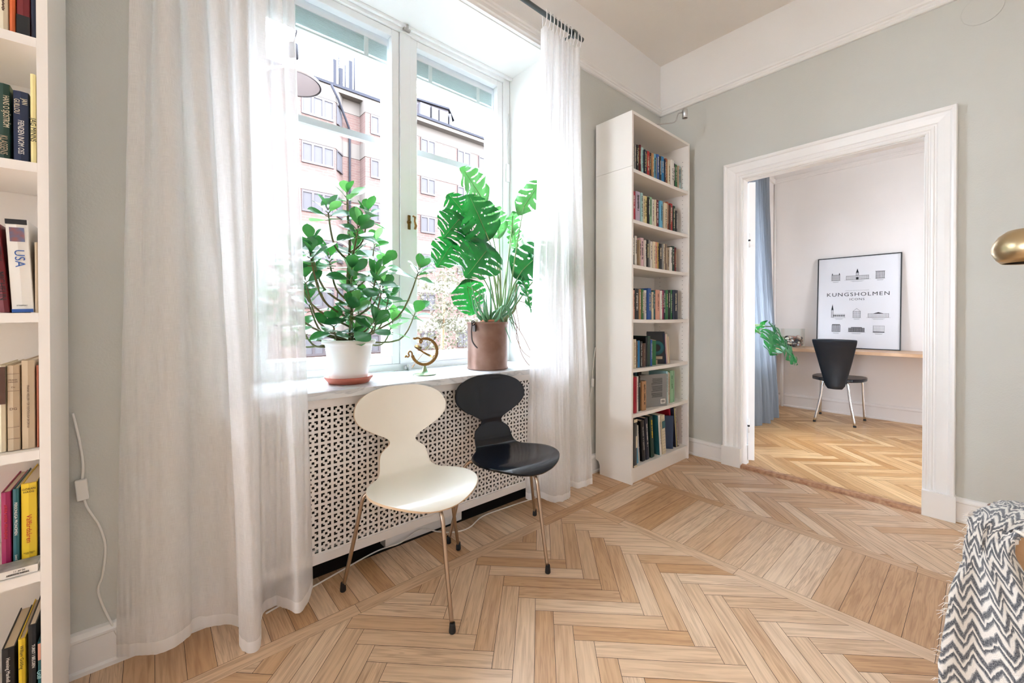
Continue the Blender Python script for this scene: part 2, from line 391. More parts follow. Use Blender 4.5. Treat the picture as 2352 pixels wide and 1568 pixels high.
# study shell
SX1, SY1 = 5.75, 1.70
M_st = (M_study, M_study)
SRAIL = 2.2
wallmesh('wall_study_far', [(SX1, -3.3, -.1, SX1+.2, SY1+.2, CEIL)], M_st)
wallmesh('wall_study_window', [(DW+.07, SY1, -.1, 3.5, YO, CEIL), (3.5, SY1, -.1, 5.0, 2.14, .67), (3.5, SY1, 2.68, 5.0, 2.14, CEIL), (5.0, SY1, -.1, 6.0, YO, CEIL)], M_st)
wallmesh('wall_study_near', [(DW+.07, -3.3, -.1, 3.3, -3.1, CEIL), (3.3, -3.3, -.1, 3.9, -3.1, .4), (3.3, -3.3, 2.7, 3.9, -3.1, CEIL), (3.9, -3.3, -.1, 6.0, -3.1, CEIL)], M_st)  # unseen opening added to light the study from behind
# ------------------------------------------------------------------ window
def bar(mb, a, b, w, y0, y1):
    (xa, za), (xb, zb) = a, b
    if abs(xa-xb) < 1e-6: mb.box(xa-w/2, y0, za, xa+w/2, y1, zb)
    else: mb.box(xa, y0, za-w/2, xb, y1, za+w/2)
win = bpy.data.objects.new('window_1', None); COL.objects.link(win); win.location = ((WX0+WX1)/2, 2.15, SILL); struct(win)
def wpart(mb, name, m, parent=None, bevel=0):
    o = mb.build(name, m, bevel=bevel); o.parent = parent or win
    if parent is None: o.matrix_parent_inverse = Matrix.Translation(-Vector(win.location))
    return o
CX0, CX1 = 1.036, 1.098
mb = MB()
mb.box(WX0+.004, 2.10, SILL, WX0+.07, 2.30, HEAD); mb.box(WX1-.062, 2.13, SILL, WX1-.004, 2.30, HEAD)
mb.box(WX0+.07, 2.12, HEAD-.04, WX1-.062, 2.30, HEAD-.004); mb.box(WX0+.07, 2.14, SILL, WX1-.062, 2.30, SILL+.035)
mb.box(CX0, 2.125, SILL+.035, CX1, 2.30, HEAD-.04)
mb.box(WX0+.004, 2.10, HEAD-.02, WX1-.004, 2.12, HEAD-.004)
wpart(mb, 'window_frame', M_frame, bevel=.003)
M_bar = mat('outer_bar_paint', rgb(205, 214, 216), .4)
for (x0, x1) in ((WX0+.07, CX0), (CX1, WX1-.062)):
    z0, z1 = SILL+.036, HEAD-.041
    mb = MB(); s = .046
    mb.box(x0+.002, 2.135, z0, x0+s, 2.175, z1); mb.box(x1-s, 2.135, z0, x1-.002, 2.175, z1)
    mb.box(x0+s, 2.135, z0, x1-s, 2.175, z0+.05); mb.box(x0+s, 2.135, z1-.04, x1-s, 2.175, z1)
    sh = wpart(mb, 'inner_sash', M_frame, bevel=.004)
    MB().box(x0+s, 2.153, z0+.05, x1-s, 2.156, z1-.04).build('pane', M_glass, sh)
    mb = MB()
    mb.box(x0+.002, 2.235, z0, x0+.05, 2.275, z1); mb.box(x1-.05, 2.235, z0, x1-.002, 2.275, z1)
    mb.box(x0+.05, 2.235, z0, x1-.05, 2.275, z0+.05); mb.box(x0+.05, 2.235, z1-.05, x1-.05, 2.275, z1)
    so = wpart(mb, 'outer_sash', M_frame)
    for z in (2.05, 1.418): MB().box(x0+.05, 2.235, z-.017, x1-.05, 2.27, z+.017).build('glazing_bar', M_bar, so)
    for za, zb in ((z0+.05, 1.401), (1.435, 2.033), (2.067, z1-.05)): MB().box(x0+.05, 2.25, za, x1-.05, 2.253, zb).build('pane', M_glass, so)
# venetian blinds between the sashes
M_slat = mat('gray_green_slats', rgb(205, 218, 216), .4)
for i, (x0, x1) in enumerate(((WX0+.12, CX0-.045), (CX1+.045, WX1-.108))):
    t = thing('venetian_blind', ('drawn-up gray venetian blind at the top of the left window sash beside the sheer curtain', 'drawn-up gray-green venetian blind at the top of the right window sash above the monstera')[i], 'blind', ((x0+x1)/2, 2.205, 2.56), group='venetian blinds')
    w = (x1-x0)/2
    MB().box(-w, -.012, .012, w, .012, .036).build('head_rail', M_frame, t)
    mb = MB()
    for k in range(14): mb.box(-w, -.012, .007-k*.0062, w, .012, .0082-k*.0062)
    mb.build('slats', M_slat, t)
    MB().box(-w, -.012, -.094, w, .012, -.084).build('bottom_rail', M_slat, t)
    for sx in (-.6, .6): MB().box(w*sx-.012, -.0145, -.094, w*sx+.012, -.0125, .012).build('ladder_tape', M_slat, t)
# handle, latches
hd = MB(); hd.lathe([(.012, 0), (.014, .004), (.008, .008), (.006, .02)], (CX1-.012, 2.125, 1.595), 14, M=Matrix.Rotation(PI/2, 3, 'X'))
hd.box(CX1-.02, 2.118, 1.555, CX1-.004, 2.125, 1.635)
h = wpart(hd, 'window_handle', M_brass, bevel=.002)
hl = MB().tube([(CX1+.012, 2.10, 1.555), (CX1+.016, 2.096, 1.575), (CX1+.01, 2.098, 1.60), (CX1+.014, 2.10, 1.625), (CX1+.0, 2.105, 1.63)], [.007, .008, .0055, .007, .005], 8).build('lever', M_brass, h)
for z in (SILL+.004, HEAD-.03):
    l = MB(); l.box(CX1-.05, 2.105, z, CX1-.01, 2.12, z+.018); l.tube([(CX1-.03, 2.10, z-.004), (CX1-.03, 2.10, z+.028)], .006, 8)
    wpart(l, 'latch', M_steel)
# espagnolette rod on the right jamb
rd = MB(); rd.tube([(WX1-.02, 2.125, 2.05), (WX1-.018, 2.12, 2.35), (WX1-.024, 2.122, 2.44)], .003, 6); rd.box(WX1-.04, 2.12, 1.98, WX1-.012, 2.13, 2.1); wpart(rd, 'hinge_plate', M_frame)
# sill
def marble():
    m = mat('gray_white_marble', rgb(228, 228, 228), .25)
    nt = m.node_tree; b = nt.nodes['Principled BSDF']; L = nt.links.new
    t = nt.nodes.new('ShaderNodeTexCoord'); mp = nt.nodes.new('ShaderNodeMapping'); mp.inputs['Scale'].default_value = (1, 2.2, 2.2); mp.inputs['Rotation'].default_value = (0, 0, .35)
    L(t.outputs['Object'], mp.inputs[0])
    n = nt.nodes.new('ShaderNodeTexNoise'); n.inputs['Scale'].default_value = 5; n.inputs['Detail'].default_value = 9; n.inputs['Distortion'].default_value = 1.6; L(mp.outputs[0], n.inputs['Vector'])
    r = nt.nodes.new('ShaderNodeValToRGB'); e = r.color_ramp.elements
    e[0].position = .3; e[0].color = rgb(225, 227, 228); e[1].position = .72; e[1].color = rgb(205, 208, 210)
    x = e.new(.47); x.color = rgb(215, 218, 220); x = e.new(.52); x.color = rgb(186, 190, 194); x = e.new(.56); x.color = rgb(205, 208, 210)
    L(n.outputs['Fac'], r.inputs[0]); L(r.outputs[0], b.inputs['Base Color']); return m
sl = MB(); sl.box(WX0-.06, 1.69, .741, WX1+.05, 1.764, SILL); sl.box(WX0+.005, 1.764, .741, WX1-.005, 2.10, SILL); sl.box(WX0+.075, 2.10, .741, WX1-.066, 2.139, SILL)
o = struct(sl.build('trim_sill', marble())); 
# radiator cover: perforated panel
CXL, CXR, CZ0, CZ1 = WX0-.08, WX1+.03, .082, .74
t = thing('radiator_cover', 'white perforated metal radiator cover under the marble windowsill', 'radiator cover', ((CXL+CXR)/2, 1.735, CZ0))
M_cover = mat('white_painted_metal', rgb(240, 237, 234), .4)
mb = MB(); c = .0487
gx = [0, .11, .265, .395, .605, .735, .89, 1]
HOLE = {(3, 3), (1, 1), (2, 1), (1, 2), (5, 1), (4, 1), (5, 2), (1, 5), (1, 4), (2, 5), (5, 5), (5, 4), (4, 5)}
nx = int((CXR-CXL-.07)/c); nz = 12
x0 = -(nx*c)/2; z0 = .038
Yp = -.0
for side in (0,):
    P = []
    xs = [x0+(i+g)*c for i in range(nx) for g in gx[:-1]]+[x0+nx*c]
    zs = [z0+(j+g)*c for j in range(nz) for g in gx[:-1]]+[z0+nz*c]
    P = [[Vector((x, 0, z)) for z in zs] for x in xs]
    mb.grid(P, smooth=False, skip=lambda i, j: (i % 7, j % 7) in HOLE)
pan = mb.build('perforated_panel', M_cover, t)
sm = pan.modifiers.new('thick', 'SOLIDIFY'); sm.thickness = .0025
W2 = (CXR-CXL)/2; H = CZ1-CZ0
fr = MB(); fr.box(-W2, -.006, 0, W2, .01, z0); fr.box(-W2, -.006, z0+nz*c, W2, .01, H); fr.box(-W2, -.006, z0, x0, .01, z0+nz*c); fr.box(x0+nx*c, -.006, z0, W2, .01, z0+nz*c)
fr.box(-W2, .01, 0, -W2+.02, .028, H); fr.box(W2-.02, .01, 0, W2, .028, H)
fr.build('frame', M_cover, t, bevel=.0015)
M_rad = mat('radiator_shade_dark', rgb(52, 48, 44), .5)  # dark color stands in for the shade inside the cover
t = thing('radiator', 'ribbed radiator behind the perforated cover, colored dark to stand for shade', 'radiator', (1.03, 1.87, .09))
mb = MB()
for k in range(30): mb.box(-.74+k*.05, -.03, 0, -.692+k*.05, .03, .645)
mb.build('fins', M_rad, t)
MB().tube([(.7, 0, .0), (.7, 0, -.04), (.7, 0, -.09)], .01, 8).build('pipe', M_rad, t)
# white box on the floor below it
tag(MB().box(.80, 1.80, 0, 1.22, 1.86, .07).build('floor_duct', M_trim, bevel=.003), 'white box channel lying on the floor under the radiator cover behind white chair', 'channel')

# ------------------------------------------------------------------ curtains
def path_eval(pts, n):
    sp_ = smooth_pts([(a, b, 0) for a, b in pts], 10); L = [0]
    for i in range(1, len(sp_)): L.append(L[-1]+(sp_[i]-sp_[i-1]).length)
    out = []; j = 0
    for k in range(n):
        d = L[-1]*k/(n-1)
        while j < len(L)-2 and L[j+1] < d: j += 1
        tt = (d-L[j])/max(L[j+1]-L[j], 1e-9); out.append(sp_[j].lerp(sp_[j+1], tt))
    return out, L[-1]
def curtain(name, label, bottom, top, zt, zb, m, mh, n=260, rows=70, hem=.055, seed=0, crink=.004, lift=None):
    t = thing(name, label, 'curtain', (0, 0, 0), group=None)
    B, L = path_eval(bottom, n); T, _ = path_eval(top, n)
    P = []
    for i in range(rows+1):
        v = i/rows; row = []
        for j in range(n):
            s = v**1.1; s2 = s*s*(3-2*s)*.6+s*.4
            p = T[j].lerp(B[j], s2)
            z = zt+(zb-zt)*v
            q = Vector((j/n*15+seed, z*.7, seed))
            f = noise.noise(q)*.9+noise.noise(q*2.6)*.5
            q2 = Vector((j/n*60+seed+z*2, z*5, 3+seed)); f2 = noise.noise(q2)
            dz = 0
            if lift: dz = lift(j/(n-1))*v
            row.append(Vector((p.x+f2*crink*.5, p.y+f*.016*(1-v*.4)+f2*crink, z+dz+noise.noise(Vector((j/n*14, seed, 1)))*.008*v)))
        P.append(row)
    hr = max(1, int(rows*hem/(zt-zb)))
    def uvf(i, j): return (j/n*L, i/rows*(zt-zb))
    mb = MB(); mb.grid(P[:rows-hr+1], uvf=uvf); mb.build('curtain_panel', m, t)
    mb = MB(); mb.grid(P[rows-hr:], uvf=uvf); h = mb.build('hem', mh, t)
    return t
M_sheer = clothmat('white_sheer_linen', (.96, .955, .955, 1), .28, .45)
M_hem = clothmat('doubled_linen_hem', (.95, .945, .945, 1), .07, .38)
lb = [(-.088, 1.735), (-.055, 1.68), (-.01, 1.628), (.044, 1.612), (.082, 1.64), (.1, 1.675), (.159, 1.677), (.222, 1.637), (.205, 1.575), (.224, 1.525), (.256, 1.527), (.285, 1.655), (.322, 1.658), (.342, 1.623), (.367, 1.522), (.422, 1.591), (.452, 1.662)]
def gather(xa, xb, n, seed):
    rg = random.Random(seed); ws = [rg.uniform(.5, 1.6) for _ in range(n)]; tot = sum(ws); x = xa; out = [(xa, 1.60)]
    for w in ws:
        d = w/tot*(xb-xa); a = rg.uniform(.022, .045)
        out += [(x+d*.05-.006, 1.60-a), (x+d*.55, 1.60-a*.9), (x+d*.62+.006, 1.60+a*.8), (x+d*.9, 1.60+a*.7)]; x += d
    return out
lt = gather(-.035, .385, 8, 5)
curtain('sheer_curtain', 'white sheer linen curtain hanging left of the window down to the parquet', lb, lt, 2.69, .012, M_sheer, M_hem, n=340, seed=2, lift=lambda u: .03*math.sin(u*9)+.015)
rb = [(1.585, 1.70), (1.60, 1.665), (1.619, 1.70), (1.66, 1.66), (1.694, 1.60), (1.76, 1.585), (1.84, 1.60), (1.881, 1.634), (1.90, 1.67), (1.928, 1.66), (1.936, 1.603), (1.985, 1.58), (2.03, 1.575)]
rt = gather(1.60, 1.92, 8, 12)
rc = curtain('sheer_curtain', 'white sheer linen curtain with tie tabs hanging right of the window beside narrow bookcase', rb, rt, 2.63, .012, M_sheer, M_hem, n=240, seed=9, lift=lambda u: .02*math.sin(u*7+1)+.01)
for k in range(11):
    x = 1.615+k*.029
    MB().tube(smooth_pts([(x-.008, 1.585, 2.615), (x-.004, 1.562, 2.67), (x, 1.566, 2.725), (x, 1.58, 2.733), (x+.002, 1.596, 2.72), (x+.006, 1.60, 2.67), (x+.01, 1.60, 2.615)], 4), .0032, 6).build('tie_tab', M_hem, rc)
t = thing('curtain_rod', 'gray metal curtain rod running above the window', 'curtain rod', (0, 1.58, 2.712))
MB().tube([(-.4, 0, 0), (1.935, 0, 0)], .0125, 14).build('rod', M_rodm, t)
for x in (-.32, 1.855):
    b = MB(); b.tube([(x, .0, 0), (x, .182, 0)], .008, 10); b.lathe([(.022, 0), (.025, .006), (.025, .014), (.02, .018)], (x, .185, 0), 18, M=Matrix.Rotation(PI/2, 3, 'X')); b.lathe([(.02, -.012), (.022, -.01), (.022, .01), (.02, .012)], (x, 0, 0), 18, M=Matrix.Rotation(PI/2, 3, 'Y'))
    b.build('bracket', M_rodm, t)
# ------------------------------------------------------------------ bent plywood chairs
def chair_shell():
    # (forward distance, height, half width, side curl)
    S = [(-.2145, .7665, .018, .0), (-.2142, .7645, .058, .001), (-.213, .759, .094, .004), (-.211, .749, .127, .008), (-.207, .731, .163, .014), (-.203, .708, .187, .018), (-.198, .682, .199, .021), (-.194, .654, .200, .022),
         (-.190, .628, .188, .020), (-.187, .604, .162, .016), (-.184, .584, .128, .012), (-.182, .567, .094, .007), (-.180, .553, .069, .004), (-.179, .541, .058, .003), (-.178, .530, .058, .003), (-.176, .519, .068, .003), (-.173, .508, .084, .003),
         (-.169, .494, .097, .003), (-.163, .474, .103, .002), (-.154, .453, .106, .002), (-.140, .435, .110, .002), (-.122, .423, .118, .002), (-.098, .417, .132, .004), (-.072, .414, .154, .007), (-.044, .412, .178, .010), (-.014, .411, .197, .012), (.02, .411, .208, .013), (.055, .412, .212, .012),
         (.09, .413, .208, .010), (.122, .414, .196, .008), (.15, .413, .178, .006), (.175, .411, .154, .004), (.196, .406, .124, .002), (.213, .399, .088, .001), (.222, .393, .052, 0), (.226, .39, .02, 0)]
    A_ = smooth_pts([r_[:3] for r_ in S], 3); B_ = smooth_pts([(r_[3], 0, 0) for r_ in S], 3)
    S = [(a.x, a.y, max(a.z, .004), b.x) for a, b in zip(A_, B_)]
    out = []; n = 32; N = len(S)
    for i, (f, z, w, c) in enumerate(S):
        a = S[max(i-1, 0)]; b = S[min(i+1, N-1)]
        tx, tz = b[0]-a[0], b[1]-a[1]; l = math.hypot(tx, tz); nx, nz = -tz/l, tx/l   # points to sitter side
        if nz < 0 and nx < 0: nx, nz = -nx, -nz
        if i < 58 and nx < 0: nx, nz = -nx, -nz
        if i >= 58 and nz < 0: nx, nz = -nx, -nz
        if i < 45: nx, nz = .97, .22
        row = []
        for k in range(n+1):
            u = -1+2*k/n; q = u*u
            row.append(Vector((u*w, -(f+nx*c*q), z+nz*c*q)))
        out.append(row)
    return out
M_cwhite = mat('white_lacquered_plywood', rgb(232, 227, 214), .3, coat=.25)
M_cblack = mat('black_lacquered_plywood', rgb(7, 12, 22), .16, spec=.4, coat=.15, bump=.02, bscale=12)
M_ply = mat('plywood_edge', rgb(216, 190, 158), .5)
def ply_chair(label, m, loc, rz):
    t = thing('plywood_chair', label, 'chair', loc, rz, group=None)
    mb = MB(); mb.grid(chair_shell()); o = mb.build('shell', [m, M_ply], t)
    s = o.modifiers.new('thick', 'SOLIDIFY'); s.thickness = .009; s.offset = 0; s.material_offset_rim = 1 if m is M_cwhite else 0
    b = o.modifiers.new('round', 'BEVEL'); b.width = .003; b.segments = 2; b.limit_method = 'ANGLE'; b.angle_limit = .9
    MB().lathe([(.075, .372), (.08, .378), (.08, .392), (.07, .405)], (0, 0, 0), 28).build('hub', M_rubber, t)
    for a in (-90, 30, 150):
        ca, sa = math.cos(math.radians(a)), math.sin(math.radians(a))
        pts = [(r*ca, r*sa, z) for r, z in ((.04, .383), (.12, .384), (.165, .384), (.19, .38), (.206, .368), (.216, .348), (.230, .28), (.26, .14), (.286, .028))]
        l = MB().tube(smooth_pts(pts, 5), .0075, 12).build('leg', M_tube, t)
        MB().lathe([(.009, 0), (.0115, .003), (.0115, .010), (.0095, .03), (.009, .034)], (.289*ca, .289*sa, 0), 14).build('foot_cap', M_rubber, l)
    return t
ply_chair('white lacquered plywood chair with narrow waist on three steel legs before the radiator cover', M_cwhite, (.785, 1.458, 0), math.radians(-6))
ply_chair('glossy black plywood chair with narrow waist on three steel legs near the right curtain', M_cblack, (1.272, 1.472, 0), math.radians(-8))

# ------------------------------------------------------------------ plants on the sill
def obovate(L, W, fold=.12, curl=.1, n=9):
    P = []
    for i in range(n+1):
        t = i/n
        w = W/2*(math.sin(PI*min(1, t**1.35*.97+.015)))**.75 if 0 < t < 1 else W*.02
        row = []
        for k in range(5):
            u = -1+k/2
            row.append(Vector((u*w, t*L, -curl*L*t*t+abs(u)*fold*w)))
        P.append(row)
    return P
def place(mb, P, o, d, nrm, uvf=None, skip=None):
    d = Vector(d).normalized(); nrm = Vector(nrm); nrm = (nrm-d*nrm.dot(d)).normalized(); x = d.cross(nrm)
    mb.grid([[o+x*p.x+d*p.y+nrm*p.z for p in r] for r in P], uvf=uvf, skip=skip)
def rv(s=1): return Vector((random.uniform(-1, 1), random.uniform(-1, 1), random.uniform(-1, 1)))*s
M_clu = leafmat('rubbery_green_leaf', rgb(28, 92, 56), rgb(66, 128, 88), .28, .22, rgb(84, 170, 66))
M_clu2 = leafmat('pale_leaf', rgb(90, 150, 92), rgb(130, 176, 122), .35, .35, rgb(120, 200, 100))
M_stemg = mat('green_stem', rgb(92, 130, 70), .5)
M_bark = mat('brown_stem', rgb(120, 94, 66), .7)
M_soil = mat('soil', rgb(62, 46, 38), .95, bump=.8, bscale=90, tint2=rgb(120, 90, 70), vscale=120)
PC = Vector((.663, 1.872, 0))
CL = [(.657,1.595,5),(.571,1.509,5),(.75,1.533,5),(.664,1.431,6),(.827,1.421,5),(.693,1.356,7),(.849,1.309,5),(.5,1.345,6),(.483,1.297,5),(.589,1.307,6),(.723,1.299,6),(.962,1.276,6),(.543,1.256,6),(.644,1.234,7),(.743,1.22,6),(.483,1.205,5),(.683,1.158,8),(.795,1.182,6),(.859,1.143,5),(.517,1.115,6),(.588,1.021,5),(.732,1.109,7),(.826,1.1,5),(1.022,1.081,4),(.644,1.078,7),(.722,1.019,6),(.892,1.017,6),(.482,1.013,4),(.672,.99,5),(.417,1.22,5),(.401,1.112,5),(.417,1.309,4),(.385,1.041,4)]
def clusia():
    t = thing('potted_clusia', 'bushy plant with rounded thick green leaves in a ribbed white pot on the sill', 'plant', (PC.x, PC.y, SILL+.012))
    rng = random.Random(5)
    prof = [(.072, 0), (.076, .006)]
    for k in range(15): prof += [(.0775+.022*k/15, .012+k*.0098), (.0795+.022*k/15, .0165+k*.0098)]
    prof += [(.1, .160), (.111, .162), (.114, .168), (.113, .178), (.108, .181), (.1, .178), (.096, .15), (.09, .1)]
    MB().lathe(prof, n=56, capt=False).build('pot', mat('ribbed_white_plastic', rgb(238, 236, 232), .3), t)
    MB().lathe([(.001, .158), (.05, .162), (.097, .157)], n=30, capb=False, capt=False).build('soil', M_soil, t)
    st = MB(); lv = MB(); lv2 = MB()
    base = Vector((0, 0, .155)); top = {}
    trunk = smooth_pts([(0, 0, .15), (.012, 0, .30), (-.004, .005, .42), (.004, .0, .60), (0, .0, .70), (-.006, 0, .80)], 5)
    st.tube(trunk, [.009-.006*i/(len(trunk)-1) for i in range(len(trunk))], 8)
    for (x, z, n) in CL:
        p = Vector((x-PC.x, 0, z-SILL-.012))
        side = abs(p.x); p.y = rng.uniform(-.13, .10) if side < .14 else rng.uniform(-.09, .13)
        if z > 1.5: p.y *= .3
        # root of the branch on the trunk, lower down and inwards
        zt = max(.17, p.z-.12-side*.75); b = min(trunk, key=lambda q: abs(q.z-zt))
        mid = b.lerp(p, .55)+Vector((p.x*.16, 0, -.03-side*.12))
        pts = smooth_pts([b, mid, p], 5)
        st.tube(pts, [.0055-.0025*i/(len(pts)-1) for i in range(len(pts))], 7)
        ax = (pts[-1]-pts[-3]).normalized(); ax = (ax+Vector((0, -.15, .7))).normalized()
        a0 = rng.uniform(0, PI); k = 0
        o1 = ax.orthogonal().normalized(); o2 = ax.cross(o1)
        for j in range(n+3):
            lvl = j//2; a = a0+(j % 2)*PI+lvl*PI/2+rng.uniform(-.3, .3)
            rad = o1*math.cos(a)+o2*math.sin(a)
            el = .15+.45*(n-j)/n*-.4+lvl*.28
            d = (rad*math.cos(el)+ax*math.sin(el)+Vector((0, -.12, -.05))).normalized()
            L = rng.uniform(.082, .108)*(1-.07*lvl); W = L*rng.uniform(.62, .74)
            nm = (ax+Vector((0, -.5, .3))+Vector((rng.uniform(-1, 1), rng.uniform(-1, 1), rng.uniform(-1, 1)))*.35)
            o = p-ax*(.028*(2-lvl)*.5)+d*.012
            tip = o+d*L
            if PC.y+tip.y > 2.10: d.y = -abs(d.y)*.6; d.normalize()
            mb = lv2 if (rng.random() < .16 or (z < 1.05 and x > .8)) else lv
            mb_ = obovate(L, W, fold=rng.uniform(.05, .3), curl=rng.uniform(-.08, .25))
            place(mb, mb_, o, d, nm)
            st.tube([p-ax*.028*(2-lvl)*.5, o+d*.004], .0022, 5)
    st.build('stems', mat('clusia_stem', rgb(96, 124, 74), .55, tint2=rgb(120, 92, 62), vscale=6), t)
    lv.build('foliage', M_clu, t); lv2.build('young_foliage', M_clu2, t)
clusia()
tag(MB().lathe([(.08, 0), (.084, .001), (.101, .022), (.103, .030), (.100, .030), (.097, .022), (.080, .010), (.02, .0105)], (PC.x, PC.y, SILL+.0005), 48).build('plant_saucer', mat('terracotta', rgb(186, 104, 84), .5)), 'round terracotta saucer under the ribbed white pot on the windowsill', 'saucer')
# copper pail
QC = Vector((1.447, 1.872, SILL))
def copper():
    m = mat('worn_copper', rgb(112, 78, 62), .45, metal=.45, tint2=rgb(140, 112, 98), vscale=9, bump=.08, bscale=30)
    return m
t = thing('copper_pail', 'tall worn copper pail holding the monstera on the marble windowsill', 'pail', (QC.x, QC.y, SILL))
MB().lathe([(.113, 0), (.118, .004), (.117, .010), (.114, .016), (.114, .252), (.119, .257), (.119, .266), (.114, .268), (.11, .262), (.108, .2)], n=48, capt=False).build('body', copper(), t)
MB().lathe([(.001, .235), (.109, .235)], n=32, capb=False, capt=False).build('soil', M_soil, t)
M_iron = mat('dark_wire', rgb(70, 64, 62), .45, metal=.8)
hp = [(-.119, -.03, .262), (-.128, -.03, .262), (-.137, -.035, .24), (-.148, -.05, .2), (-.150, -.06, .165), (-.139, -.07, .14), (-.125, -.07, .128)]
mb = MB(); mb.tube(smooth_pts(hp, 5), .004, 8); mb.tube([Vector((-.126+.012*math.cos(a), -.034, .262+.012*math.sin(a))) for a in [k*PI/6 for k in range(13)]], .003, 6)
mb.build('handle', M_iron, t)
for bx_ in ((-.121, -.045, .215, -.113, -.02, .25), (.113, -.012, .215, .121, .012, .25)): MB().box(*bx_).build('handle_lug', M_iron, t, bevel=.002)
# monstera
def monstera_leaf(L, W, seed=0, cuts=6, droop=.12, fold=.16):
    rng = random.Random(seed); nu, nv = 80, 18
    P = []; 
    def width(t):   # t 0 at the back of the lobes, 1 at tip
        return W/2*(math.sin(PI*min(1, t**.62))**.62) if 0 < t < 1 else 0.0
    rows = []
    for i in range(nu+1):
        t = i/nu; row = []
        for k in range(-nv, nv+1):
            v = k/nv; a = abs(v)
            y = (t-.22)*L
            w = width(t)
            # lobes: near the midrib the blade starts at y=0
            yy = y if t > .22 else y*min(1, a*2.2)
            yy += .12*L*a*a*(1-t)
            x = v*w
            z = -droop*L*(max(0, t-.1)**2)*1.2+fold*abs(x)-(.9*fold/W)*x*x*2+.01*math.sin(t*22)*a
            row.append(Vector((x, yy, z)))
        rows.append(row)
    ph = [rng.uniform(.0, 1) for _ in (0, 1)]; dep = [rng.uniform(.2, .36) for _ in range(20)]
    def skip(i, j):
        t = (i+.5)/nu; v = (j+.5-nv)/nv; a = abs(v); s = 1 if v > 0 else 0
        u = t+.20*a-.02; q = u*cuts+ph[s]; fr = q % 1; kk = int(q)+s*8
        if t < .16 or t > .93: return False
        if a > dep[kk % 20] and fr < .10+.20*a: return True
        if .17 < a < .26 and .42 < fr < .6 and kk % 3 == 0 and .3 < t < .8: return True
        return False
    return rows, skip
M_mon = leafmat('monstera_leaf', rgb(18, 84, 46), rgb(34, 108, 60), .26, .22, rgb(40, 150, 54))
M_monl = leafmat('light_green_monstera_leaf', rgb(76, 146, 78), rgb(100, 166, 98), .4, .28, rgb(84, 164, 76))  # lighter green for some of the leaves
M_petiole = mat('petiole_green', rgb(110, 154, 96), .5, tint2=rgb(140, 150, 100), vscale=10)
t = thing('monstera_plant', 'monstera with large split green leaves growing out of the copper pail', 'plant', (QC.x, QC.y, SILL+.235))
o0 = Vector((QC.x, QC.y, SILL+.235))
# junction, tip (world x,z with y), normal hint, width factor, material
ML = [((1.43, 1.90, 1.745), (1.265, 1.84, 1.87), (-.1, -1, .35), 1.2, 1), ((1.378, 1.80, 1.53), (1.25, 1.76, 1.70), (-.3, -1, .15), 1.15, 0),
      ((1.369, 1.78, 1.425), (1.21, 1.73, 1.28), (-.2, -1, .45), 1.0, 0), ((1.27, 1.90, 1.60), (1.165, 1.88, 1.49), (-.5, -1, .1), 1.1, 0),
      ((1.25, 1.95, 1.46), (1.155, 1.93, 1.34), (-.4, -1, .1), 1.0, 0), ((1.36, 1.93, 1.62), (1.25, 1.97, 1.76), (-.2, -1, .1), 1.05, 0), ((1.578, 1.93, 1.587), (1.475, 1.90, 1.735), (.1, -1, .25), 1.1, 1),
      ((1.69, 1.83, 1.73), (1.795, 1.75, 1.94), (-.6, -.7, .4), .5, 1), ((1.71, 1.95, 1.70), (1.74, 1.98, 1.58), (.1, -1, .2), .85, 1), ((1.75, 1.99, 1.62), (1.81, 2.02, 1.51), (.1, -1, 0), .9, 1),
      ((1.65, 1.80, 1.34), (1.83, 1.72, 1.53), (.5, -.4, .7), .75, 0), ((1.64, 1.78, 1.27), (1.655, 1.70, 1.10), (.3, -.8, .35), .7, 0), ((1.36, 1.95, 1.24), (1.42, 1.97, 1.07), (-.3, -1, 0), .95, 0),
      ((1.90, 1.69, 1.46), (1.99, 1.655, 1.26), (-.1, -1, .1), 1.1, 0), ((1.72, 1.80, 1.42), (1.79, 1.75, 1.28), (.6, -.5, .2), .9, 0), ((1.33, 1.86, 1.50), (1.27, 1.84, 1.38), (-.1, -1, -.1), 1.15, 0)]
stm = []
for i, (j, tp, nh, wf, mm) in enumerate(ML):
    j = Vector(j); tp = Vector(tp); L = (tp-j).length/.78; W = L*.98*wf
    if W > .26: W = .26
    rows, sk = monstera_leaf(L, W, i, cuts=6 if L > .18 else 5)
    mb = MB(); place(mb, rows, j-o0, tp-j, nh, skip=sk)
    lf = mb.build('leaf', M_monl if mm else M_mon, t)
    d = (tp-j).normalized(); nn = Vector(nh); nn = (nn-d*nn.dot(d)).normalized()
    MB().tube([j-o0+nn*.001, j-o0+d*L*.35+nn*(-.004), j-o0+d*L*.72-nn*.05*L], [.0022, .0016, .0006], 5).build('midrib', M_petiole, lf)
    b = Vector((QC.x+.09+random.uniform(-.03, .03), QC.y+random.uniform(-.05, .03), SILL+.235))
    if i in (12,): b.x = QC.x
    mid = b.lerp(j, .5)+Vector((.05 if j.x < 1.5 else -.0, 0, .05))
    pts = smooth_pts([b-o0, mid-o0, j-o0], 6)
    MB().tube(pts, [.0055-.003*k/(len(pts)-1) for k in range(len(pts))], 8).build('petiole', M_petiole, t)
MB().tube(smooth_pts([(.02, -.02, 0), (.07, -.03, .02), (.12, -.03, .06), (.165, -.04, .10), (.18, -.04, .16), (.175, -.05, .26)], 5), [.011]*12+[.009]*14, 10).build('main_stem', mat('monstera_trunk', rgb(120, 150, 104), .6, tint2=rgb(142, 112, 84), vscale=14), t)
M_root = mat('aerial_root', rgb(150, 122, 100), .8)
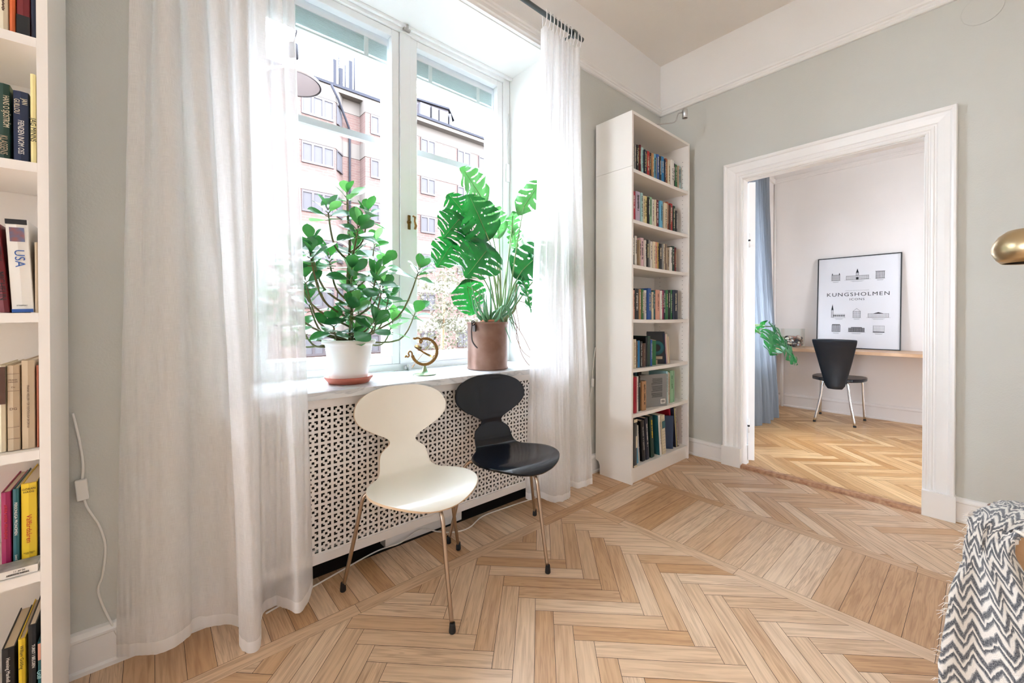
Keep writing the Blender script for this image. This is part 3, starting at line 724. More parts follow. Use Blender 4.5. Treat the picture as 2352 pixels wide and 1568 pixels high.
for pts in ([(.12, -.05, .05), (.14, -.09, -.02), (.145, -.125, -.14), (.16, -.165, -.205), (.185, -.193, -.235), (.21, -.198, -.30), (.235, -.198, -.345)], [(.14, -.04, .06), (.2, -.08, -.05), (.24, -.11, -.15), (.245, -.15, -.205), (.255, -.193, -.232), (.26, -.198, -.28), (.27, -.198, -.31)],
            [(.15, -.05, .08), (.17, -.06, 0), (.16, -.07, -.06), (.19, -.09, -.14), (.235, -.11, -.18)], [(.17, -.04, .17), (.20, -.05, .155), (.24, -.06, .15), (.27, -.07, .16)], [(.16, -.04, .2), (.2, -.02, .12), (.25, 0, -.02)]):
    MB().tube(smooth_pts(pts, 6), .0024, 6).build('aerial_root', M_root, t)
# aloe
t = thing('aloe_plant', 'spiky narrow-leaved aloe in a terracotta pot sunk into the copper pail', 'plant', (QC.x-.01, QC.y-.035, SILL+.236))
MB().lathe([(.04, 0), (.05, .03), (.055, .03), (.055, .045), (.05, .045), (.046, .03)], (0, 0, 0), 24).build('pot', mat('clay_pot', rgb(196, 128, 100), .7), t)
rng = random.Random(3); M_aloe = leafmat('aloe_leaf', rgb(84, 138, 98), rgb(120, 170, 128), .4, .12)
mb = MB()
for k in range(19):
    a = rng.uniform(0, 2*PI); sp_ = rng.uniform(.04, .24); h = rng.uniform(.1, .27)
    if math.sin(a) > 0: sp_ *= .6
    b = Vector((math.cos(a)*.015, math.sin(a)*.015, .03)); e = Vector((math.cos(a)*sp_, math.sin(a)*sp_*.7, .03+h))
    if k in (3, 7, 11): e.z = -.02-rng.random()*.08; e.x = .06+.03*k/3*.4; e.y = -.1
    m_ = b.lerp(e, .5)+Vector((math.cos(a)*.02, math.sin(a)*.02, -.03 if e.z > .1 else .12))
    pts = smooth_pts([b, m_, e], 6); n = len(pts)
    mb.tube(pts, [.0095*(1-(i/(n-1))**1.3)+.0006 for i in range(n)], 7)
mb.build('leaves', M_aloe, t)
# armillary sundial
t = thing('armillary_sundial', 'small brass armillary sundial with dragon-headed ring on a round foot between the plants', 'sundial', (1.044, 1.875, SILL+.0005), math.radians(-10))
MB().lathe([(.058, 0), (.0585, .003), (.052, .006), (.03, .012), (.014, .024), (.008, .038), (.006, .046)], n=36).build('foot', mat('patinated_brass', rgb(176, 176, 140), .28, metal=.9, tint2=rgb(110, 170, 140), vscale=22), t)
R = .066; cz = .118
def ring(a0, a1, r, w, d, n=40):
    mb = MB(); P = []
    for i in range(n+1):
        a = math.radians(a0+(a1-a0)*i/n); c, s = math.cos(a), math.sin(a)
        k = 1+.10*math.sin(i*2.6)
        P.append([Vector((rr*c, dd, cz+rr*s)) for rr, dd in ((r-w*k, -d), (r+w*k, -d), (r+w*k, d), (r-w*k, d))])
    V = mb.grid(P, smooth=False, cu=True); mb.cap(V[0]); mb.cap(V[-1]); return mb
ring(100, -165, R, .0068, .006, 70).build('meridian_ring', M_brass, t)
sc = MB()
sc.tube(smooth_pts([(-.012, 0, cz+.065), (-.022, 0, cz+.062), (-.026, 0, cz+.05), (-.019, 0, cz+.044), (-.014, 0, cz+.052), (-.022, 0, cz+.064), (-.036, 0, cz+.07), (-.05, 0, cz+.066), (-.058, 0, cz+.070)], 5), [.004]*20+[.0055]*21, 7)
sc.build('dragon_scroll', M_brass, t); sc = MB()
sc.tube(smooth_pts([(-.064, 0, cz-.018), (-.066, 0, cz-.004), (-.075, 0, cz+.004), (-.084, 0, cz-.004), (-.08, 0, cz-.018), (-.088, 0, cz-.024), (-.096, 0, cz-.018), (-.1, 0, cz-.026)], 5), .0042, 7)
sc.build('dragon_scroll', M_brass, t)
Mx = Matrix.Rotation(math.radians(33), 4, 'Y')
eq = MB()
for w in (0, 1):
    P = []
    for i in range(41):
        a = math.radians(-50+280*i/40) if w == 0 else math.radians(160+200*i/40)
        P.append([Mx @ Vector((rr*math.cos(a), rr*math.sin(a)*1, h_))+Vector((0, 0, cz)) for rr, h_ in ((.056, -.005), (.058, -.005), (.058, .005), (.056, .005))])
    if w == 0: V = eq.grid(P, smooth=False, cu=True); eq.cap(V[0]); eq.cap(V[-1])
eq.build('equatorial_band', M_brass, t)
ar = MB(); d = Vector((math.sin(math.radians(40)), 0, math.cos(math.radians(40)))); c0 = Vector((0, 0, cz))
ar.tube([c0-d*.088, c0+d*.09], .0012, 6); ar.lathe([(.0075, 0), (.0001, .018)], c0+d*.083, 4, M=d.to_track_quat('Z', 'Y').to_matrix(), smooth=False); ar.box(-.006, -.001, -.009, .006, .001, .009, M=Matrix.Translation(c0-d*.092) @ d.to_track_quat('Z', 'Y').to_matrix().to_4x4())
ar.build('gnomon_arrow', M_brass, t)
MB().tube([(0, 0, .044), (0, 0, .056)], [.006, .0085], 12).build('clamp', M_brass, t)

# ------------------------------------------------------------------ bookcases
SH = [1.715, 1.4226, 1.07, .746, .457, .1]
def bookcase(label, x0, shelves, top, w=.80, loc_y=1.745, split=2.02):
    t = thing('bookcase', label, 'bookcase', (x0, 1.745, 0))
    D = .28; T = .018
    for k in (0, 1):
        xa = 0 if k == 0 else w-T
        mb = MB()
        mb.prism([(-D, 0), (-.035, 0), (-.035, .06), (-.025, .085), (0, .095), (0, split-.0008), (-D, split-.0008)], xa, xa+T, lambda a, b, d: Vector((d, a, b)))
        mb.box(xa, -D, split+.0008, xa+T, 0, top)
        o = mb.build('side_panel', M_shelf, t)
        xs = xa+T if k == 0 else xa
        pg = MB(); s = 1 if k == 0 else -1
        for yy in (-.235, -.05):
            z = .16
            while z < top-.1:
                pg.lathe([(.0025, 0), (.0001, .0006)], (xs+.0003*s, yy, z), 8, M=Matrix.Rotation(PI/2*s, 3, 'Y'), capb=True, capt=False); z += .032
        pg.build('peg_holes', M_dark, o)
    MB().box(T, -D, top-T, w-T, 0, top).build('top_panel', M_shelf, t)
    MB().box(T, -.004, .1, w-T, 0, top-T).build('back_panel', M_shelf, t)
    MB().box(T, -D+.012, 0, w-T, -D+.026, .1-T).build('plinth', M_shelf, t)
    for z in shelves:
        P = []; mb = MB(); n = 14; sag = .004 if z > .2 else 0
        for i in range(n+1):
            u = i/n; x = T+.0005+(w-2*T-.001)*u; dz = -sag*4*u*(1-u)
            P.append([Vector((x, -D+.002, z-.022+dz)), Vector((x, -.006, z-.022+dz)), Vector((x, -.006, z+dz)), Vector((x, -D+.002, z+dz))])
        V = mb.grid(P, smooth=False, cu=True); mb.cap(V[0]); mb.cap(V[-1])
        mb.build('shelf', M_shelf, t)
    return t
bookcase('tall narrow white bookcase full of books in the corner right of the window', 2.282, [2.0095, 1.687, 1.40, 1.052, .734, .444, .0995], 2.37, w=.772)
bookcase('white bookcase at the left edge of the photo, only its right end visible', -.985, [2.02]+SH, 2.37)

M_page = mat('paper_pages', rgb(222, 208, 184), .8)
ORD = ['first', 'second', 'third', 'fourth', 'fifth', 'sixth', 'seventh', 'eighth', 'ninth', 'tenth', 'eleventh', 'twelfth', 'thirteenth', 'fourteenth', 'fifteenth', 'sixteenth', 'seventeenth', 'eighteenth', 'nineteenth', 'twentieth', 'twenty-first', 'twenty-second', 'twenty-third', 'twenty-fourth', 'twenty-fifth', 'twenty-sixth']
C = {'slate': (52, 74, 106), 'white': (226, 222, 214), 'cream': (218, 206, 178), 'gray': (130, 130, 128), 'black': (18, 20, 24), 'dark blue': (24, 38, 70), 'navy': (18, 28, 52), 'blue': (36, 84, 158), 'light blue': (96, 170, 204), 'bright blue': (24, 120, 178),
     'teal': (30, 92, 100), 'red': (176, 28, 30), 'dark red': (110, 22, 30), 'crimson': (170, 20, 48), 'orange': (206, 98, 42), 'rust': (160, 86, 56), 'tan': (178, 134, 92), 'brown': (84, 56, 42), 'pink': (222, 190, 196), 'salmon': (218, 160, 138), 'magenta': (150, 20, 80),
     'green': (46, 118, 66), 'dark green': (20, 56, 44), 'pale green': (150, 196, 156), 'yellow': (220, 186, 40), 'pale yellow': (226, 212, 150), 'lilac': (196, 182, 204), 'mint': (168, 212, 214), 'taupe': (128, 108, 92), 'beige': (186, 166, 138), 'gold': (200, 164, 80)}
def cmat(n): return mat('cover_'+n.replace(' ', '_'), rgb(*C[n]), .45, bump=.03, bscale=60)
CYC = {}
def book(label, x, w, z, h, y=1.50, dep=.14, col='white', lean=0, txt=None, tcol='black', tsize=None, marks=True, rz=0, group=None, cat='book', hard=True, xs=1, name='book', band=None, spacing=1):
    """spine faces the room (-y); x is its left edge"""
    t = thing(name, label, cat, (x, y, z), 0, group, rot=(0, lean, rz))
    b = .0022 if hard else .0008
    d = min(dep, 1.733-y) if not rz else dep
    mb = MB(); rr = min(w*.25, .004)
    poly = [(0, d), (0, rr), (rr*.3, rr*.3), (w*.5, -rr*.35), (w-rr*.3, rr*.3), (w, rr), (w, d), (w-b, d), (w-b, rr+.002), (b, rr+.002), (b, d)]
    mb.prism(poly, 0, h, lambda a, c, e: Vector((a, c, e)))
    mb.build('cover', cmat(col), t)
    MB().box(b+.0002, rr+.0025, .003, w-b-.0002, d-.003, h-.003).build('pages', M_page, t)
    fr = basis((0, 0, -1), (1, 0, 0), (0, -1, 0), (w/2, -rr*.35-.0002, h*.52))
    if band:
        c2, a, c3 = band; MB().box(.0003, -rr*.35-.0006, h*a, w-.0003, rr, h*c3).build('spine_band', cmat(c2), t)
    if txt:
        for s_, sz, off, tc_ in txt:
            text_mesh('spine_title', s_, sz, cmat(tc_ or tcol), t, basis((0, 0, -1), (1, 0, 0), (0, -1, 0), (w/2+off[0], -rr*.35-.0008, off[1]*h)), xs=xs, spacing=spacing)
    elif marks and w > .012:
        rg = random.Random(hash((round(x*1000), round(z*100))) % 9999)
        mb = MB(); zz = h*rg.uniform(.84, .92); lim = h*rg.uniform(.2, .45); tw = w*rg.uniform(.13, .22)
        while zz > lim:
            l = rg.uniform(.002, .004)*(1+tw*60)
            if rg.random() < .85: mb.box(w/2-tw*rg.uniform(.5, 1), -rr*.35-.0008, zz-l*.72, w/2+tw*rg.uniform(.5, 1), -rr*.35-.0001, zz)
            zz -= l
        mb.build('spine_lettering', cmat(tcol), t)
    return t
def contrast(c): return 'black' if sum(C[c]) > 420 else random.choice(['white', 'pale yellow', 'cream', 'white'])
ROWS = [
 ('top', 2.0095, [(2350,2380,'white',.19),(2380,2396,'gray',.185),(2396,2420,'black',.19),(2420,2442,'brown',.20),(2442,2461,'dark red',.205),(2461,2489,'mint',.19),(2489,2507,'navy',.183),(2507,2526,'dark blue',.18),(2526,2564,'red',.186),(2564,2592,'black',.185),(2592,2619,'tan',.188),(2619,2653,'light blue',.192),(2653,2663,'gray',.17),(2663,2696,'blue',.2),(2696,2723,'black',.196),(2723,2763,'bright blue',.2),(2763,2783,'navy',.19),(2783,2813,'rust',.2),(2813,2845,'cream',.2),(2845,2892,'white',.206),(2892,2926,'black',.195),(2926,2958,'green',.19),(2958,2982,'beige',.185),(2982,3010,'mint',.19)]),
 ('second', 1.687, [(2345,2361,'red',.2),(2361,2399,'crimson',.2),(2399,2453,'lilac',.212),(2453,2482,'mint',.21),(2482,2504,'cream',.2),(2504,2539,'pale yellow',.2),(2539,2560,'black',.195),(2560,2602,'pale green',.205),(2602,2633,'white',.2),(2633,2651,'cream',.2),(2651,2687,'dark red',.205),(2693,2732,'light blue',.2),(2732,2754,'white',.195),(2754,2804,'cream',.2),(2804,2832,'rust',.215),(2832,2849,'brown',.2),(2849,2888,'red',.21),(2888,2928,'dark green',.205),(2931,2955,'black',.17)]),
 ('third', 1.40, [(2343,2357,'gray',.215),(2359,2388,'black',.2),(2390,2418,'white',.2),(2435,2458,'beige',.18),(2458,2499,'pink',.2),(2499,2520,'white',.19),(2520,2550,'black',.195),(2550,2574,'gray',.195),(2574,2607,'white',.19),(2607,2636,'cream',.192),(2636,2664,'salmon',.19),(2664,2685,'gold',.19),(2685,2725,'black',.19),(2725,2748,'gray',.185),(2748,2767,'cream',.19),(2767,2805,'taupe',.19),(2814,2842,'beige',.172),(2842,2876,'white',.178),(2879,2918,'dark green',.19),(2921,2947,'dark red',.186)]),
 ('fourth', 1.052, [(2343,2357,'white',.2),(2357,2377,'salmon',.19),(2377,2426,'black',.2),(2426,2458,'tan',.2),(2458,2481,'green',.2),(2481,2511,'gray',.18),(2511,2538,'white',.2),(2538,2579,'blue',.213),(2579,2595,'dark green',.2),(2595,2622,'cream',.19),(2622,2648,'teal',.205),(2648,2699,'salmon',.205),(2705,2734,'white',.205),(2734,2757,'magenta',.205),(2757,2787,'navy',.21),(2787,2821,'green',.21),(2821,2862,'black',.215),(2862,2890,'green',.22),(2890,2954,'navy',.216)]),
]
SPEC = {('top', 19): [('LIV 3.0', .03, (0, .5), 'black')], ('second', 13): [('KING STAD', .026, (0, .45), 'black')], ('top', 13): None, ('third', 4): None}
prevlab = set()
for nm, z, lst in ROWS:
    for i, (a, b, c, h) in enumerate(lst):
        if nm == 'top' and i == 0: pass
        lab = f"{c} book, {ORD[i]} from the left on the {nm} shelf of the corner bookcase"
        tx = SPEC.get((nm, i))
        y = 1.505+random.uniform(-.004, .008)
        book(lab, a/1000+.0006, (b-a)/1000-.0014, z+.0006-.004*4*((a/1000-2.3)/.735)*(1-(a/1000-2.3)/.735), h+random.uniform(-.003, .003), y=y, dep=.14, col=c, tcol=contrast(c), txt=tx, group=f'books on the {nm} shelf of the corner bookcase')
G5 = 'books on the fifth shelf of the corner bookcase'
z5 = .7305
def B5(lab, a, b, h, c, **k):
    u = (a/1000-2.3)/.735; return book(lab, a/1000+.0006, (b-a)/1000-.0012, z5+.0038-.016*u*(1-u), h, col=c, group=G5, **k)
B5('yellow book at the left end of the fifth shelf of the corner bookcase', 2338, 2352, .175, 'yellow', tcol='black')
B5('cream paperback with large black title beside the yellow book, fifth corner shelf', 2354, 2393, .187, 'cream', txt=[('Jack Kerouac  På drift', .0165, (0, .5), 'black')], tcol='black')
B5('slim taupe book left of the bright blue one on the fifth corner shelf', 2395, 2410, .175, 'taupe', tcol='black')
B5('bright blue book on the fifth shelf of the corner bookcase', 2410, 2437, .178, 'bright blue', marks=False)
B5('black book with white author name right of the bright blue book, fifth corner shelf', 2437, 2468, .172, 'black', txt=[('Mario Puzo  Hunden', .018, (0, .48), 'white')])
B5('dark brown leather-look book on the fifth shelf of the corner bookcase', 2470, 2510, .158, 'brown', tcol='taupe')
B5('black book between the brown and dark green books, fifth corner shelf', 2512, 2529, .2, 'black', marks=False)
B5('dark green book on the fifth shelf of the corner bookcase', 2529, 2568, .205, 'dark green', marks=False)
B5('blue book beside the green cover on the fifth corner shelf', 2568, 2593, .18, 'blue', tcol='white')
t = B5('green book turned with its printed back cover outward, fifth corner shelf', 2662, 2684, .17, 'green', rz=math.radians(50), y=1.512, dep=.095, marks=False)
mb = MB()
for k in range(9): mb.box(-.0006, .022, .15-k*.008, -.0002, .022+.05*(1-.3*(k % 3 == 1)), .1525-k*.008)
mb.box(-.0006, .03, .015, -.0002, .06, .035); mb.build('printed_text', cmat('dark green'), t)
t = B5('large black picture book with teal ring and cream shapes on its cover, fifth corner shelf', 2764, 2781, .232, 'black', rz=math.radians(48), y=1.506, dep=.125, marks=False, lean=-.03)
mb = MB(); mb.lathe([(.052, 0), (.052, .0006), (.026, .0006), (.026, 0)], (-.0001, .056, .115), 36, M=Matrix.Rotation(-PI/2, 3, 'Y'), capb=False, capt=False); mb.build('teal_ring', cmat('teal'), t)
mb = MB(); mb.box(-.0007, .015, .035, -.0002, .075, .055); mb.box(-.0007, .05, .0, -.0002, .062, .03); mb.prism([(.06, .17), (.19, .2), (.19, .185), (.11, .15), (.08, .14)], -.0007, -.0002, lambda a, b, d: Vector((d, a, b))); mb.build('cream_shapes', cmat('beige'), t)
B5('slim navy book leaning right of the big black picture book, fifth corner shelf', 2770, 2785, .222, 'navy', lean=-.1, tcol='salmon')
B5('slim pink and blue booklet leaning beside the navy one, fifth corner shelf', 2787, 2797, .215, 'pink', lean=-.11, marks=False)
B5('cream magazine leaning to the left on the fifth corner shelf, first of two', 2805, 2822, .215, 'cream', lean=-.13, marks=False)
B5('beige magazine leaning at the right end of the fifth corner shelf', 2825, 2840, .195, 'beige', lean=-.13, marks=False)
G6 = 'books on the sixth shelf of the corner bookcase'
def B6(lab, a, b, h, c, z=.4445, **k):
    if z == .4445:
        u = (a/1000-2.3)/.735; z = .4442-.016*u*(1-u)+.0006
    return book(lab, a/1000, (b-a)/1000-.001, z, h, col=c, group=k.pop('group', G6), **k)
B6('dark red book at the left end of the sixth shelf of the corner bookcase', 2335, 2371, .232, 'crimson', y=1.48, tcol='dark red')
B6('white book right of the dark red one on the sixth corner shelf', 2372, 2396, .235, 'white', y=1.485, tcol='gray')
B6('teal and black book on the sixth corner shelf', 2398, 2418, .215, 'teal', y=1.50, marks=False)
B6('black book with white letters on the sixth corner shelf', 2420, 2446, .222, 'black', y=1.50, txt=[('ow', .024, (0, .78), 'white')])
B6('tan brown book with black back on the sixth corner shelf', 2450, 2500, .195, 'tan', y=1.49, tcol='brown')
t = B6('large gray book standing with its text-covered back cover outward, sixth corner shelf', 2742, 2757, .225, 'gray', y=1.472, dep=.24, rz=math.radians(72), lean=.0, marks=False)
# cover faces the room: decorate the left face
mb = MB()
rg = random.Random(4)
for k in range(24):
    if k in (8, 17): continue
    mb.box(-.0006, .045, .195-k*.0056, -.0002, .045+rg.uniform(.085, .1), .1975-k*.0056)
mb.build('printed_text', cmat('black'), t)
mb = MB(); mb.box(-.0006, .018, .018, -.0002, .06, .05); mb.build('barcode_panel', cmat('white'), t)
mb = MB()
for k in range(12): mb.box(-.001, .024+k*.0026, .024, -.0007, .0253+k*.0026, .044)
mb.build('barcode_bars', cmat('black'), t)
B6('black book with gold band on the sixth corner shelf', 2728, 2748, .2, 'black', y=1.535, marks=False, lean=.02, band=('gold', .75, .86))
B6('slim white book behind the gray back cover on the sixth corner shelf', 2755, 2775, .178, 'white', y=1.52, marks=False)
B6('mint green book with dark lettering on the sixth corner shelf', 2783, 2805, .235, 'mint', y=1.50, tcol='black')
B6('white paperback with black lettering on the sixth corner shelf', 2807, 2822, .225, 'white', y=1.50, tcol='black')
B6('slim beige book left of the pale green one, sixth corner shelf', 2824, 2836, .218, 'beige', y=1.50, marks=False)
B6('broad pale green book on the sixth corner shelf', 2840, 2885, .232, 'pale green', y=1.50, tcol='green')
B6('slim pale green magazine at the right end of the sixth corner shelf', 2890, 2902, .23, 'pale green', y=1.50, marks=False)
B6('dark blue book standing behind the gray one on the sixth corner shelf', 2505, 2540, .245, 'navy', y=1.60, dep=.12, marks=False)
B6('teal book standing behind the gray one on the sixth corner shelf', 2545, 2600, .25, 'teal', y=1.62, dep=.1, marks=False)
B6('black photo book standing behind the gray one on the sixth corner shelf', 2610, 2655, .235, 'black', y=1.62, dep=.1, marks=False)
G7 = 'books and binders on the bottom shelf of the corner bookcase'
def B7(lab, a, b, h, c, **k): return B6(lab, a, b, h, c, z=.1002, group=G7, **k)
t = B7('black binder with fine white grid and cream label, bottom corner shelf', 2312, 2352, .31, 'black', y=1.468, marks=False, name='binder', cat='binder')
mb = MB()
for k in range(1, 6): mb.box(k*.0065, -.0022, .0, k*.0065+.0006, -.0012, .31)
for k in range(1, 44): mb.box(.0004, -.0022, k*.007, .0386, -.0012, k*.007+.0006)
mb.build('grid_lines', cmat('gray'), t)
mb = MB(); mb.box(.021, -.0032, .125, .038, -.0022, .20); mb.box(0.0005, -.003, .29, .0385, -.001, .309); mb.box(.0005, -.003, .001, .0385, -.001, .014); mb.build('label', cmat('cream'), t)
B7('slim light blue and white book leaning beside the grid binder, bottom corner shelf', 2405, 2423, .235, 'light blue', y=1.50, lean=-.08, tcol='white')
B7('slim white book leaning beside the light blue one, bottom corner shelf', 2426, 2440, .25, 'white', y=1.50, lean=-.08, tcol='blue')
B7('thick black book leaning left on the bottom corner shelf', 2462, 2505, .275, 'black', y=1.495, lean=-.09, tcol='gray')
B7('dark navy book with white title leaning left on the bottom corner shelf', 2512, 2552, .285, 'navy', y=1.495, lean=-.09, tcol='white')
B7('dark green book with yellow title leaning left on the bottom corner shelf', 2575, 2615, .29, 'dark green', y=1.495, lean=-.09, tcol='yellow')
t = B7('teal gray hardback with white spine leaning on the bottom corner shelf', 2668, 2690, .285, 'white', y=1.48, lean=-.10, tcol='gray', dep=.2)
MB().box(-.0012, .006, .001, -.0002, .2, .284).build('teal_cover', cmat('teal'), t)
t = B7('thick cream lined notebook with blue label on the bottom corner shelf', 2700, 2748, .275, 'cream', y=1.48, lean=-.09, marks=False)
mb = MB()
for k in range(12): mb.box(.002, -.0022, .015+k*.021, .045, -.0012, .0158+k*.021)
mb.build('ruled_lines', cmat('gray'), t); MB().box(.004, -.0032, .185, .043, -.002, .235).build('blue_label', cmat('teal'), t)
B7('slim red book beside the lined notebook, bottom corner shelf', 2752, 2766, .26, 'red', y=1.50, lean=-.08, tcol='white')
t = B7('blue gray brochure turned with its cover outward, bottom corner shelf', 2872, 2884, .245, 'slate', y=1.495, dep=.12, rz=math.radians(40), lean=-.04, marks=False)
B7('tall crimson folder leaning behind the blue brochure, bottom corner shelf', 2898, 2916, .29, 'crimson', y=1.52, lean=-.12, marks=False)
B7('tall navy folder leaning near the right end of the bottom corner shelf', 2920, 2934, .31, 'navy', y=1.50, lean=-.13, marks=False)
B7('pale yellow pad leaning right of the navy folder, bottom corner shelf', 2938, 2946, .30, 'pale yellow', y=1.50, lean=-.13, marks=False)
t = B7('spiral-bound black notebook leaning near the right end of the bottom corner shelf', 2950, 2962, .30, 'black', y=1.50, lean=-.14, marks=False, name='notebook', cat='notebook')
mb = MB()
for k in range(26): mb.box(.001, -.004, .01+k*.011, .010, .002, .015+k*.011)
mb.build('spiral', cmat('white'), t)
B7('slim dark red booklet at the right end of the bottom corner shelf', 2966, 2972, .285, 'dark red', y=1.50, lean=-.14, marks=False)

# left bookcase
GL = 'books in the bookcase at the left edge'
def BL(lab, u0, u1, v0, z, c, **k):
    xa = -.2065-(90-u0)*.00067; xb = -.2065-(90-u1)*.00067
    y = k.pop('y', 1.497)
    return book(lab, xa, xb-xa-.0008, z+.0006, 1.057-(v0-731)*.00104-z, y=y, dep=.19, col=c, group=GL, **k)
BL('white book on the top visible shelf of the left bookcase, left of the orange one', 3, 26, -60, 1.715, 'cream', tcol='brown')
BL('orange book on the top visible shelf of the left bookcase', 27, 42, -60, 1.715, 'orange', tcol='cream')
BL('dark red book with black label on the top visible shelf of the left bookcase', 43, 76, -60, 1.715, 'dark red', marks=False, band=('black', .02, .34))
BL('navy book at the right end of the top visible shelf of the left bookcase', 77, 89, -60, 1.715, 'navy', tcol='white')
BL('black-green book with silver author name on the second visible shelf, left bookcase', -2, 28, 208, 1.4226, 'dark green', txt=[('HANS O SJÖSTRÖM', .0135, (.004, .64), 'cream'), ('KLASSENS', .016, (0, .2), 'beige')], xs=.62)
BL('dark blue thriller with white lettering on the second visible shelf, left bookcase', 33, 71, 217, 1.4226, 'dark blue', txt=[('JAN', .0125, (.006, .86), 'cream'), ('GUILLOU', .0125, (-.006, .78), 'cream'), ('FIENDEN INOM OSS', .0135, (0, .36), 'white')], xs=.66)
BL('pale yellow book standing at the right end of the second visible shelf, left bookcase', 75, 89, 173, 1.4226, 'pale yellow', txt=[('JAG MINNS', .0125, (0, .38), 'black')], xs=.9, y=1.49)
BL('dark red travel guide leaning left of the white one, left bookcase', 0, 24, 522, 1.07, 'dark red', txt=[('MICHELIN', .015, (0, .3), 'black'), ('BENELUX', .008, (.003, .66), 'black')], lean=-.07)
t = BL('white travel guide with desert road picture on its spine, left bookcase', 27, 80, 508, 1.07, 'white', txt=[('USA', .0225, (.001, .58), 'blue')], lean=-.045)
h_ = 1.057-(508-731)*.00104-1.07
mb = MB(); mb.box(.0005, -.0018, h_-.012, .034, .0, h_-.0005); mb.build('black_top_band', cmat('black'), t)
MB().box(.006, -.0024, h_*.76, .029, -.0012, h_*.91).build('spine_picture', mat('desert_picture', rgb(150, 84, 56), .5, tint2=rgb(70, 110, 150), vscale=60), t)
MB().box(.0005, -.0018, .0, .034, -.0008, .008).build('blue_foot_band', cmat('blue'), t)
text_mesh('small_title', 'STREIFFERT', .0034, cmat('black'), t, basis((1, 0, 0), (0, 0, 1), (0, -1, 0), (.017, -.0022, .016)))
BL('worn beige book at the right end of the third visible shelf, left bookcase', 81, 89, 556, 1.07, 'beige', tcol='black', marks=False)
M_old = mat('cover_old_paper', rgb(176, 156, 130), .8, tint2=rgb(140, 118, 92), vscale=40)
BL('old cream book with darkened top at the left of the fourth visible shelf, left bookcase', -8, 13, 836, .746, 'cream', marks=False, band=('brown', .55, .98))
t = BL('worn beige antique book with ruled spine on the fourth visible shelf, left bookcase', 14, 45, 838, .746, 'beige', marks=False)
for s_, zz, sz in (('FRANK', .166, .0042), ('HELLER', .161, .0042), ('De', .149, .005), ('DG', .098, .008)): text_mesh('spine_title', s_, sz, cmat('brown'), t, basis((1, 0, 0), (0, 0, 1), (0, -1, 0), (.0103, -.0020, zz)))
for zz in (.18, .14, .055, .028): MB().box(.001, -.0018, zz, .0195, -.001, zz+.0006).build('spine_rule', cmat('brown'), t)
BL('worn beige antique book with vertical title on the fourth visible shelf, left bookcase', 47, 80, 828, .746, 'beige', txt=[('FRANK HELLER / DE ODÖDLIGA SKORNA', .0052, (0, .48), 'brown')], xs=1.05)
BL('brown book at the right end of the fourth visible shelf, left bookcase', 83, 89, 840, .746, 'rust', marks=False)
BL('magenta book with red script on the fifth visible shelf, left bookcase', -10, 14, 1130, .457, 'magenta', tcol='crimson', y=1.53)
BL('teal book with white serif title on the fifth visible shelf, left bookcase', 17, 33, 1126, .457, 'teal', txt=[('PERSONLIGA PRONOMEN', .0068, (0, .62), 'white'), ('DANTE', .005, (0, .12), 'white')], y=1.53)
t = BL('yellow book with red script title on the fifth visible shelf, left bookcase', 36, 76, 1118, .457, 'yellow', txt=[('Välfärdsåren', .0125, (0, .44), 'red')], y=1.53, xs=1.1)
for s_, zz in (('GÖRAN', .184), ('HÄGG', .177)): text_mesh('spine_title', s_, .0062, cmat('black'), t, basis((1, 0, 0), (0, 0, 1), (0, -1, 0), (.0133, -.0024, zz)))
text_mesh('spine_title', 'Svensk historia\n1945-1986', .003, cmat('black'), t, basis((1, 0, 0), (0, 0, 1), (0, -1, 0), (.0133, -.0024, .028)))
BL('black book at the right end of the fifth visible shelf, left bookcase', 78, 89, 1112, .457, 'black', marks=False, y=1.53)
t = thing('magazine', 'gray magazine lying flat at the shelf edge with barcode on its white edge, left bookcase', 'magazine', (-.30, 1.474, .4580), group=None)
mb = MB(); mb.box(0, 0, 0, .0915, .05, .017); mb.build('body', cmat('white'), t)
MB().box(0, .0, .0171, .0915, .05, .0177).build('cover', mat('magazine_cover', rgb(120, 124, 122), .35, tint2=rgb(170, 172, 168), vscale=40), t)
text_mesh('edge_numbers', '11 40 00', .0052, cmat('black'), t, basis((1, 0, 0), (0, 0, 1), (0, -1, 0), (.063, -.0004, .0118)))
mb = MB()
rg = random.Random(2)
x = .044
while x < .078: w_ = rg.choice((.0004, .0008)); mb.box(x, -.0006, .004, x+w_, -.0001, .008); x += w_+rg.choice((.0005, .0008))
mb.build('barcode_bars', cmat('black'), t)
BL('black crime novel on the lowest visible shelf, left bookcase', -4, 28, 1476, .1, 'black', txt=[('Henning Mankell  Pyramiden', .0085, (0, .62), 'white')], y=1.50)
BL('yellow classic novel with black title on the lowest visible shelf, left bookcase', 34, 52, 1464, .1, 'yellow', txt=[('William Golding', .0085, (0, .78), 'black'), ('Lord of the Flies', .0085, (0, .3), 'black')], y=1.50)
BL('black travel book on the lowest visible shelf, left bookcase', 57, 78, 1440, .1, 'black', txt=[('TURIST I BELGIEN', .0072, (.002, .66), 'white')], y=1.50)
BL('teal and coral book at the right end of the lowest visible shelf, left bookcase', 80, 89, 1485, .1, 'teal', txt=[('Golf', .012, (0, .55), 'mint')], band=('salmon', .75, .98), y=1.50)
